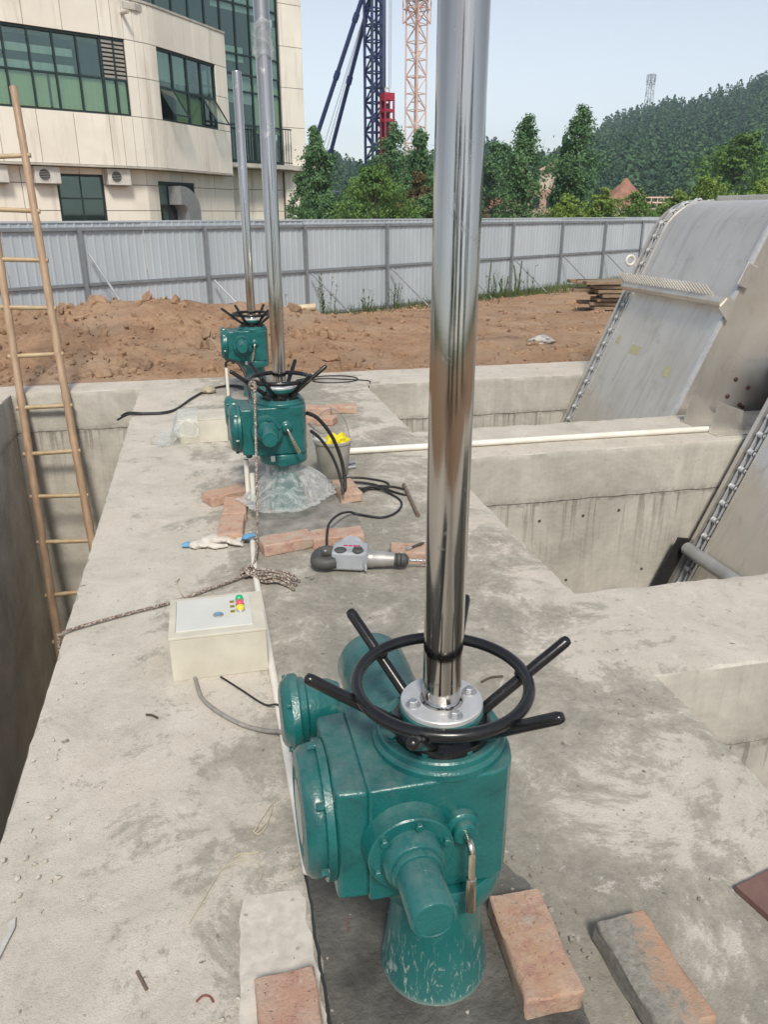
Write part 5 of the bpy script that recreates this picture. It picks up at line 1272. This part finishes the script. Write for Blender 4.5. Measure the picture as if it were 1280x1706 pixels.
# ------------------------------------------------------------------ bricks
def brick_mesh(seed, chip=.004):
    bm = bmesh.new(); bmesh.ops.create_cube(bm, size=1)
    bmesh.ops.scale(bm, vec=(.115, .24, .053), verts=bm.verts); bmesh.ops.bevel(bm, geom=bm.edges[:], offset=.0035, segments=1, affect='EDGES')
    bmesh.ops.subdivide_edges(bm, edges=[e for e in bm.edges if e.calc_length() > .03], cuts=7, use_grid_fill=True)
    for v in bm.verts:
        p = v.co; q = Vector((mnoise.noise(p*26+Vector((seed*3.1, 0, 0))), mnoise.noise(p*26+Vector((0, seed*5.3, 9))), mnoise.noise(p*30+Vector((4, 0, seed*2.2)))))
        e = sum(1 for a, h in ((p.x, .0575), (p.y, .12), (p.z, .0265)) if abs(a) > h-.006)
        v.co = p+q*chip*(1.0 if e > 1 else .35)-(p.normalized()*(.010*max(0, mnoise.noise(p*18+Vector((seed, seed, 2)))-.25) if e > 1 else 0))
        v.co.z += .0265
    me = bpy.data.meshes.new('brick'); bm.to_mesh(me); bm.free(); return me
BM = [brick_mesh(k) for k in range(4)]
for me in BM: me.materials.append(MATS['brick']); me.polygons.foreach_set('use_smooth', [True]*len(me.polygons)); me.set_sharp_from_angle(angle=R(40))
def brick(k, x, y, rz, label, z=.0, group='loose bricks on the slab', tilt=0):
    o = bpy.data.objects.new('brick', BM[k % 4]); COL.objects.link(o); o.location = (x, y, z); o.rotation_euler = (tilt, 0, R(rz)); return tag(o, label, 'brick', group)
brick(0, .545, 1.030, -3, 'orange-pink brick right beside the nearest actuator\'s foot')
o = brick(1, .747, .925, 2, 'brick half crusted with grey mortar, right of the pink brick'); o.data = BM[1].copy(); o.data.materials[0] = MATS['mortared_brick']
brick(2, .052, .955, 1, 'orange brick at the bottom border left of the dark grout')
brick(3, .052, 3.90, 118, 'brick at the rear left of the middle actuator\'s brick ring')
brick(0, .082, 3.672, -5, 'middle brick on the left side of the middle actuator\'s ring')
brick(1, .052, 3.408, -5, 'front brick on the left side of the middle actuator\'s ring, by the glove')
brick(2, .288, 3.200, 102, 'front left brick of the middle actuator\'s ring')
brick(3, .520, 3.205, 91, 'front right brick of the middle actuator\'s ring, behind the drill')
brick(0, .675, 3.82, 4, 'brick on the right side of the middle actuator\'s ring, under the cord')
brick(1, .835, 2.955, 78, 'brick with a black pen on it, left of the nearest tube')
brick(2, .76, 5.36, -28+90, 'front brick of the loose three behind the bucket')
brick(3, .78, 5.66, 70, 'rear left brick of the loose three behind the bucket')
brick(0, .97, 5.66, 82, 'right brick of the loose three behind the bucket')
m = MB(); m.tube([(0, 0, 0), (.055, .028, .001), (.07, .035, .001)], [.0062, .0062, .002], 10); single(m, 'pen', 'drill_black', 'black pen lying on the brick left of the nearest tube', 'pen', origin=(.80, 2.945, .0605), local=True)
single(MB().tube([(.80, 2.945, .0605), (.775, 2.932, .0605)], .0066, 10), 'metal_ferrule', 'zinc', 'small silver ferrule on the brick beside the black pen', 'ferrule', origin=(.80, 2.945, .0605))
MB_ = MB().box((0, 0, .009), (.20, .36, .018)); single(MB_, 'plywood_offcut', 'brown_board', 'reddish brown board offcut at the right border, lower corner', 'board', origin=(1.190, .93, .001), rz=R(13), local=True, smooth=0, bevel=.002)

# ------------------------------------------------------------------ rope, glove
def strand_rope(pts, r, pitch, label, name='rope', strands=3, k=12):
    P = spline(pts, k); m = MB(); L = [0]
    for a, b in zip(P[:-1], P[1:]): L.append(L[-1]+(b-a).length)
    n = max(20, int(L[-1]/.006)); Q = []; j = 0
    for i in range(n+1):
        s = L[-1]*i/n
        while j < len(L)-2 and L[j+1] < s: j += 1
        f = (s-L[j])/max(1e-6, L[j+1]-L[j]); Q.append(P[j].lerp(P[j+1], f))
    for q in range(strands):
        pts2 = []; u = None
        for i, p in enumerate(Q):
            tg = (Q[min(i+1, n)]-Q[max(i-1, 0)]).normalized()
            if u is None: u = frame(tg)[0]
            u = (u-tg*u.dot(tg)).normalized(); w = tg.cross(u); a = 2*math.pi*(L[-1]*i/n)/pitch+q*2*math.pi/strands
            pts2.append(p+(u*math.cos(a)+w*math.sin(a))*r*.55)
        m.tube(pts2, r*.56, 6)
    return m
hw = (.215, 3.675, .664)
m = strand_rope([hw, (.213, 3.655, .62), (.198, 3.52, .44), (.178, 3.36, .23), (.160, 3.20, .08), (.145, 3.10, .032), (.125, 3.0, .022), (.095, 2.935, .015)], .0062, .034, '')
m2 = strand_rope([(.095, 2.935, .015), (.06, 2.91, .012), (-.059, 2.841, .011), (-.208, 2.756, .011), (-.391, 2.691, .011), (-.545, 2.625, .012), (-.583, 2.608, .004), (-.597, 2.60, -.04), (-.60, 2.595, -.5)], .0062, .034, '')
m.add(m2.v, m2.f)
for k in range(3):
    a = k*2.1; m.torus((.213+.012*math.cos(a), 3.668+.004*k, .66-.012*k), .018, .0062, (.3+.4*k, 1, .2*k), 18, 7)
for k in range(5):
    a = k*1.3; m.torus((.098+.018*math.cos(a), 2.928+.012*math.sin(a), .018+.005*k), .018, .0065, (math.cos(a), math.sin(a), .5), 18, 7)
for k in range(9):
    rr_ = random.Random(k); z = .01+.012*(k % 3); off = (k-4)*.009
    P = [(.11, 2.925+off*.3, .02), (.15+rr_.uniform(-.01, .01), 2.885+off, z+.004), (.20+rr_.uniform(-.01, .01), 2.86+off*.7+rr_.uniform(-.01, .01), z+.01), (.25, 2.835+off*1.1, z), (.275+rr_.uniform(-.02, .03), 2.815+off*1.6, .01)]
    q = strand_rope(P, .0062, .03, ''); m.add(q.v, q.f)
single(m, 'rope', 'mottled_rope', 'mottled braided rope from the middle handwheel, knotted by the control box', 'rope', origin=(.098, 2.93, 0), smooth=60)
def glove():
    t = thing('work_glove', 'crumpled white cotton glove with blue cuffs lying by the brick ring', 'glove', (0, 3.29, 0), R(-6))
    def blob(pts, rs, name, mat, sd, flat=.5):
        P = spline(pts, 7); n = 14; V = []; F = []; k = len(P); RS = np.interp(np.linspace(0, 1, k), np.linspace(0, 1, len(rs)), rs)
        for i, p in enumerate(P):
            tg = (P[min(i+1, k-1)]-P[max(i-1, 0)]).normalized(); u = tg.cross(Vector((0, 0, 1))).normalized()
            for j in range(n):
                a = 2*math.pi*j/n; r = RS[i]*(1+.42*mnoise.noise(Vector((math.cos(a)*1.5, math.sin(a)*1.5+i*.5, sd))))
                q = p+u*math.cos(a)*r+Vector((0, 0, 1))*(math.sin(a)*r*flat); V.append((q.x, q.y, max(.002, q.z)))
        for i in range(k-1):
            for j in range(n): F.append((i*n+j, i*n+(j+1) % n, (i+1)*n+(j+1) % n, (i+1)*n+j))
        F += [tuple(range(n-1, -1, -1)), tuple((k-1)*n+j for j in range(n))]; return MB().add(V, F).obj(name, mat, t, 70)
    blob([(-.135, .0, .014), (-.09, -.005, .016), (-.05, .018, .026), (0, .012, .03), (.05, .03, .022), (.10, .005, .022)], [.028, .034, .038, .036, .03, .026], 'palm', 'glove_cotton', 1)
    for k, (pts) in enumerate([[(-.02, .03, .02), (.02, .055, .022), (.06, .05, .015)], [(-.05, -.015, .016), (-.02, -.035, .014), (.03, -.028, .012)], [(.05, .03, .02), (.085, .045, .016), (.12, .03, .014)], [(.03, -.0, .024), (.07, -.02, .02), (.10, -.03, .01)]]): blob(pts, [.018, .016, .009], 'finger', 'glove_cotton', 10+k, .7)
    blob([(-.175, -.008, .014), (-.155, -.004, .015), (-.130, 0, .014)], [.010, .020, .026], 'cuff', 'glove_blue', 5)
    blob([(.10, .01, .03), (.125, .0, .042), (.155, .012, .040)], [.022, .021, .008], 'cuff', 'glove_blue', 6, .6)
glove()

# ------------------------------------------------------------------ hammer drill
def drill():
    t = thing('hammer_drill', 'grey and black hammer drill with a spiral bit lying on the slab', 'drill', (.53, 2.93, 0), R(-17))
    X = (1, 0, 0)
    MB().prism([(-.075, -.055), (.055, -.058), (.078, -.04), (.074, .05), (.05, .078), (-.045, .085), (-.078, .05)], .010, .094).obj('motor_housing', 'drill_grey', t, 30, .012, segs=3)
    MB().lathe([(.036, 0), (.038, .006), (.037, .03), (.034, .035), (.033, .075), (.030, .082), (.029, .115), (.027, .12)], (.070, -.006, .048), X, 28).obj('gear_case', 'drill_case', t, 30)
    MB().lathe([(.024, 0), (.029, .004), (.029, .012), (.026, .014), (.030, .018), (.030, .03), (.026, .032), (.030, .036), (.028, .05), (.018, .06), (.012, .064)], (.184, -.006, .046), X, 24).obj('chuck', 'drill_black', t, 30)
    m = MB(); pts = [(.245+.17*i/60, -.006+.0042*math.cos(i*.62), .046+.0042*math.sin(i*.62)) for i in range(61)]; m.tube(pts, .0048, 7); m.tube([(.245, -.006, .046), (.41, -.006, .046), (.42, -.006, .046)], [.004, .004, .001], 8); m.obj('drill_bit', 'zinc', t, 60)
    # D handle: upper and lower grips joined at the rear
    m = MB(); m.tube(spline([(-.06, .04, .048), (-.095, .05, .048), (-.122, .05, .046), (-.140, .025, .044), (-.142, -.02, .044), (-.132, -.05, .044), (-.10, -.058, .044), (-.06, -.045, .046)], 6), [.027]*43, 12); m.obj('handle', 'drill_black', t, 50)
    MB().box((-.105, .043, .05), (.05, .03, .03)).obj('trigger', 'drill_grey', t, 0, .006)
    MB().lathe([(.026, 0), (.027, .004), (.022, .008), (.012, .009)], (-.038, -.03, .092), (0, 0, 1), 24).obj('brush_cap', 'drill_black', t)
    k = MB().lathe([(.022, 0), (.024, .006), (.02, .014), (.008, .016)], (.036, -.036, .092), (0, 0, 1), 24).obj('mode_knob', 'drill_black', t)
    MB().box((.036, -.036, .111), (.034, .009, .008)).obj('knob_grip', 'drill_black', k, 0, .003)
    MB().lathe([(.046, 0), (.047, .004), (.047, .012), (.043, .016), (.035, .017)], (-.004, .07, .075), (0, -.25, 1), 32).obj('cooling_disc', 'drill_grey', t)
    for dx, w in ((-.022, .016), (-.002, .016), (.018, .016), (.035, .010)): MB().box((dx, .018, .0946), (w, .012, .0012)).obj('brand_print', 'print_red', t, 0)
    m = MB(); m.tube([(.07, -.042, .05), (.07, -.065, .045), (.072, -.07, .02)], .006, 8); m.obj('depth_stop_clamp', 'zinc', t, 50)
drill()

# ------------------------------------------------------------------ bucket with yellow sheeting
def bucket():
    t = thing('bucket', 'cement-grey bucket right of the middle actuator\'s film', 'bucket', (.665, 4.18, 0))
    MB().lathe([(.078, 0), (.082, .004), (.104, .20), (.110, .201), (.110, .213), (.104, .215), (.099, .212), (.078, .012), (.02, .010)], n=36, cap=True).obj('shell', 'bucket_grey', t, 40)
    pts = [(.105*math.cos(a), .02*math.sin(a)+.05, .2+.17*math.sin(a)) for a in np.linspace(0.05, math.pi-.05, 20)]
    MB().tube(pts, .0025, 6).obj('bail', 'cable_steel', t)
    MB().lathe([(.09, .15), (.05, .155), (.01, .15)], n=24, cap=False).obj('cement_slurry', 'bucket_grey', t)
    m = MB(); m.ball((0.012, .0, .0), .062, (1, .8, .75), .5, 4, 4); o = single(m, 'yellow_scraper', 'yellow_plastic', 'bright yellow crumpled plastic sticking out of the grey bucket', 'plastic scrap', origin=(.675, 4.17, .205), local=True)
    m = MB(); m.box((0, 0, 0), (.06, .09, .012), rz=.5); single(m, 'trowel', 'white_panel', 'pale flat tool blade leaning in the grey bucket beside the yellow plastic', 'trowel', origin=(.60, 4.2, .208), local=True, bevel=.003)
bucket()

# ------------------------------------------------------------------ timber pile, pipes and litter on the soil
def timber():
    c = cf((992-640)/1375*19.2, 19.2); z0 = soil_z(*c)-.05; k = 0
    names = ['lowest', 'second', 'third', 'fourth', 'fifth', 'topmost']
    bx = Vector(cf(4.62, 14.3)); z0 = soil_z(bx.x, bx.y)-.06
    t = thing('timber_pile', 'pile of grey-brown planks on the soil left of the steel screen', 'timber', (bx.x, bx.y, z0))
    rr_ = random.Random(4)
    for lay in range(8):
        for j in range(3):
            L = rr_.uniform(1.5, 2.2); a = R(-12)+rr_.uniform(-.12, .12)
            MB().box((rr_.uniform(-.3, .12)+(0.1 if lay < 7 else -.25), (j-1)*.24+rr_.uniform(-.05, .05), .04+lay*.075), (L, .2, .055), rz=a).obj('plank', 'timber', t, 0, .004)
timber()
x, y = cf(-1.32, 12.0); zz = soil_z(x, y)+.05
single(MB().tube([(-.30, -.02, .0), (.28, .03, .03)], .058, 18), 'plastic_pipe', 'yellowed_pvc', 'short yellowed pipe lying on the soil between tubes and fence', 'pipe', origin=(x, y, zz), local=True, smooth=50)
x, y = 3.80, 8.35
single(MB().ball((0, 0, 0), .11, (1.2, .8, .45), .6, 5, 3), 'cloth_bag', 'dirty_fabric', 'crumpled dirty white bag on the soil left of the steel screen', 'bag', origin=(x, y, soil_z(x, y)+.03), local=True)
single(MB().ball((0, 0, .03), .052, (1.15, .8, .62), .3, 8, 3), 'stone', 'stone', 'tan rounded stone on the slab left of the farthest actuator', 'stone', origin=(0.0, 6.54, 0), local=True)
# small litter on the slab
def litter(name, pts, r, mat, label, cat): single(MB().tube(spline(pts, 6), r, 6), name, mat, label, cat, origin=(pts[0][0], pts[0][1], 0), smooth=60)
litter('string', [(-.133, 1.27, .003), (-.094, 1.341, .003), (-.059, 1.401, .003), (-.018, 1.418, .004), (.016, 1.405, .004), (.030, 1.375, .004), (.022, 1.348, .003)], .0014, 'dry_straw', 'curved piece of white string left of the nearest actuator', 'string')
litter('string', [(-.03, 1.43, .003), (-.015, 1.437, .004), (.005, 1.434, .003), (.028, 1.436, .003)], .0024, 'dry_straw', 'short straight scrap of pale string above the curved one', 'string')
litter('steel_screw', [(-.233, 1.177, .006), (-.212, 1.133, .005)], .0032, 'rebar', 'dark screw lying on the lower left slab', 'screw')
litter('wire_scrap', [(-.118, 1.088, .003), (-.106, 1.097, .003), (-.093, 1.093, .003), (-.086, 1.08, .003)], .0022, 'red_wire', 'curved scrap of dark red wire near the bottom border', 'wire')
litter('wire_scrap', [(.193, 1.172, .006), (.196, 1.19, .006), (.199, 1.205, .006)], .0012, 'red_wire', 'tiny red scrap on the dark grout', 'wire')
litter('twig', [(-.262, 2.045, .006), (-.245, 2.036, .008), (-.228, 2.022, .005)], .0035, 'bark', 'small dark twig below the control box', 'twig')
litter('twig', [(.78, 1.985, .004), (.82, 2.0, .006), (.86, 2.0, .004)], .0035, 'bark', 'small dark twig right of the nearest handwheel', 'twig')
for k, p in enumerate([[(.02, 1.50, .004), (.05, 1.55, .006), (.082, 1.60, .004)], [(.025, 1.495, .004), (.058, 1.53, .006), (.075, 1.585, .004)], [(.018, 1.505, .004), (.03, 1.49, .004), (.05, 1.51, .004), (.068, 1.56, .005)]]):
    litter('straw', p, .0018, 'dry_straw', ['longest dry straw beside the white conduit', 'second dry straw beside the white conduit', 'hooked dry straw beside the white conduit'][k], 'straw')
litter('twig', [(-.18, 2.98, .003), (-.19, 2.93, .012), (-.175, 2.85, .004), (-.16, 2.80, .01)], .0022, 'dry_straw', 'pale bent grass blade behind the control box', 'twig')
m = MB(); m.prism([(-.508, 1.352), (-.494, 1.366), (-.490, 1.34), (-.499, 1.30), (-.506, 1.268), (-.514, 1.255), (-.509, 1.30), (-.503, 1.335)], .0045, .0075); single(m, 'plastic_scrap', 'dirty_fabric', 'curled grey strip at the left border, bottom corner', 'plastic scrap', origin=(-.51, 1.31, 0), smooth=0)
def grit():
    g = np.random.default_rng(2); ico = MB().ball((0, 0, 0), 1, sub=1); IV = np.array(ico.v); IF = np.array(ico.f); Vs = []; Fs = []; off = 0
    spots = [(-.49, 1.55, .05, 40, .004), (-.5, 1.9, .06, 18, .003), (.64, 1.05, .05, 60, .0035), (.62, 1.2, .03, 30, .004), (.02, 1.1, .07, 70, .0028), (.09, 1.35, .03, 40, .003), (1.28, 1.8, .08, 60, .003), (1.1, 1.7, .3, 90, .0028), (.3, 2.0, .8, 160, .0026), (.7, 3.6, .6, 160, .003), (-.52, 2.2, .05, 25, .003), (-.3, 1.3, .25, 80, .0024), (.9, 1.2, .3, 120, .0026), (.25, 3.15, .2, 50, .004)]
    for x, y, s, n, r in spots:
        for k in range(n):
            px_, py_ = x+g.normal()*s, y+g.normal()*s*1.4
            if not (-.56 < px_ < 1.33): continue
            rr_ = r*(.3+g.random()**4*1.6); a = g.normal(size=(3, 3)); q, _ = np.linalg.qr(a); P = IV*(1+.25*g.normal(size=(len(IV), 1))); Vs.append((P@q.T)*rr_*np.array([1, 1, .7])+np.array([px_, py_, rr_*.45+.003])); Fs.append(IF+off); off += len(IV)
    o = np_mesh('grit', np.vstack(Vs), np.vstack(Fs), 'concrete'); o['kind'] = 'stuff'; o['label'] = 'loose mortar crumbs and grit scattered on the slab'; o['category'] = 'grit'
grit()

# ------------------------------------------------------------------ unseen trees added behind the viewpoint for dark streaks in the polished tube
for k, (x, y, h, w) in enumerate([(-9, -13, 9, 2.2), (-4.5, -15, 11, 2.4), (2, -16, 8, 2.0), (9, -13, 10, 2.4)]):
    d = math.cos(YAW)*y+math.sin(YAW)*x; lat = math.cos(YAW)*x-math.sin(YAW)*y
    tree('broadleaf_tree', ['tree behind the viewpoint, leftmost dark streak mirrored in the nearest tube', 'tallest tree behind the viewpoint, a broad dark streak mirrored in the nearest tube', 'smallest tree behind the viewpoint, a thin dark streak mirrored in the nearest tube', 'tree behind the viewpoint, rightmost dark streak mirrored in the nearest tube'][k], lat, d, h, w, 'leaf_dark', 120+k, 'round', 90, 40, .35, 'trees mirrored in the nearest tube')

# ------------------------------------------------------------------ summer haze
def haze():
    m = NT('haze'); m.t.nodes.remove(m.b); v = m.n('ShaderNodeVolumePrincipled'); v.inputs['Color'].default_value = (.72, .86, 1.0, 1); v.inputs['Density'].default_value = .0008; v.inputs['Anisotropy'].default_value = .2
    m.l(v.outputs[0], m.out.inputs['Volume'])
    o = MB().box((0, 0, 30), (1440, 1440, 72.6)).obj('haze', 'haze', None, 0); o['kind'] = 'stuff'; o['label'] = 'thin pale summer haze over the whole place'; o['category'] = 'haze'
haze()
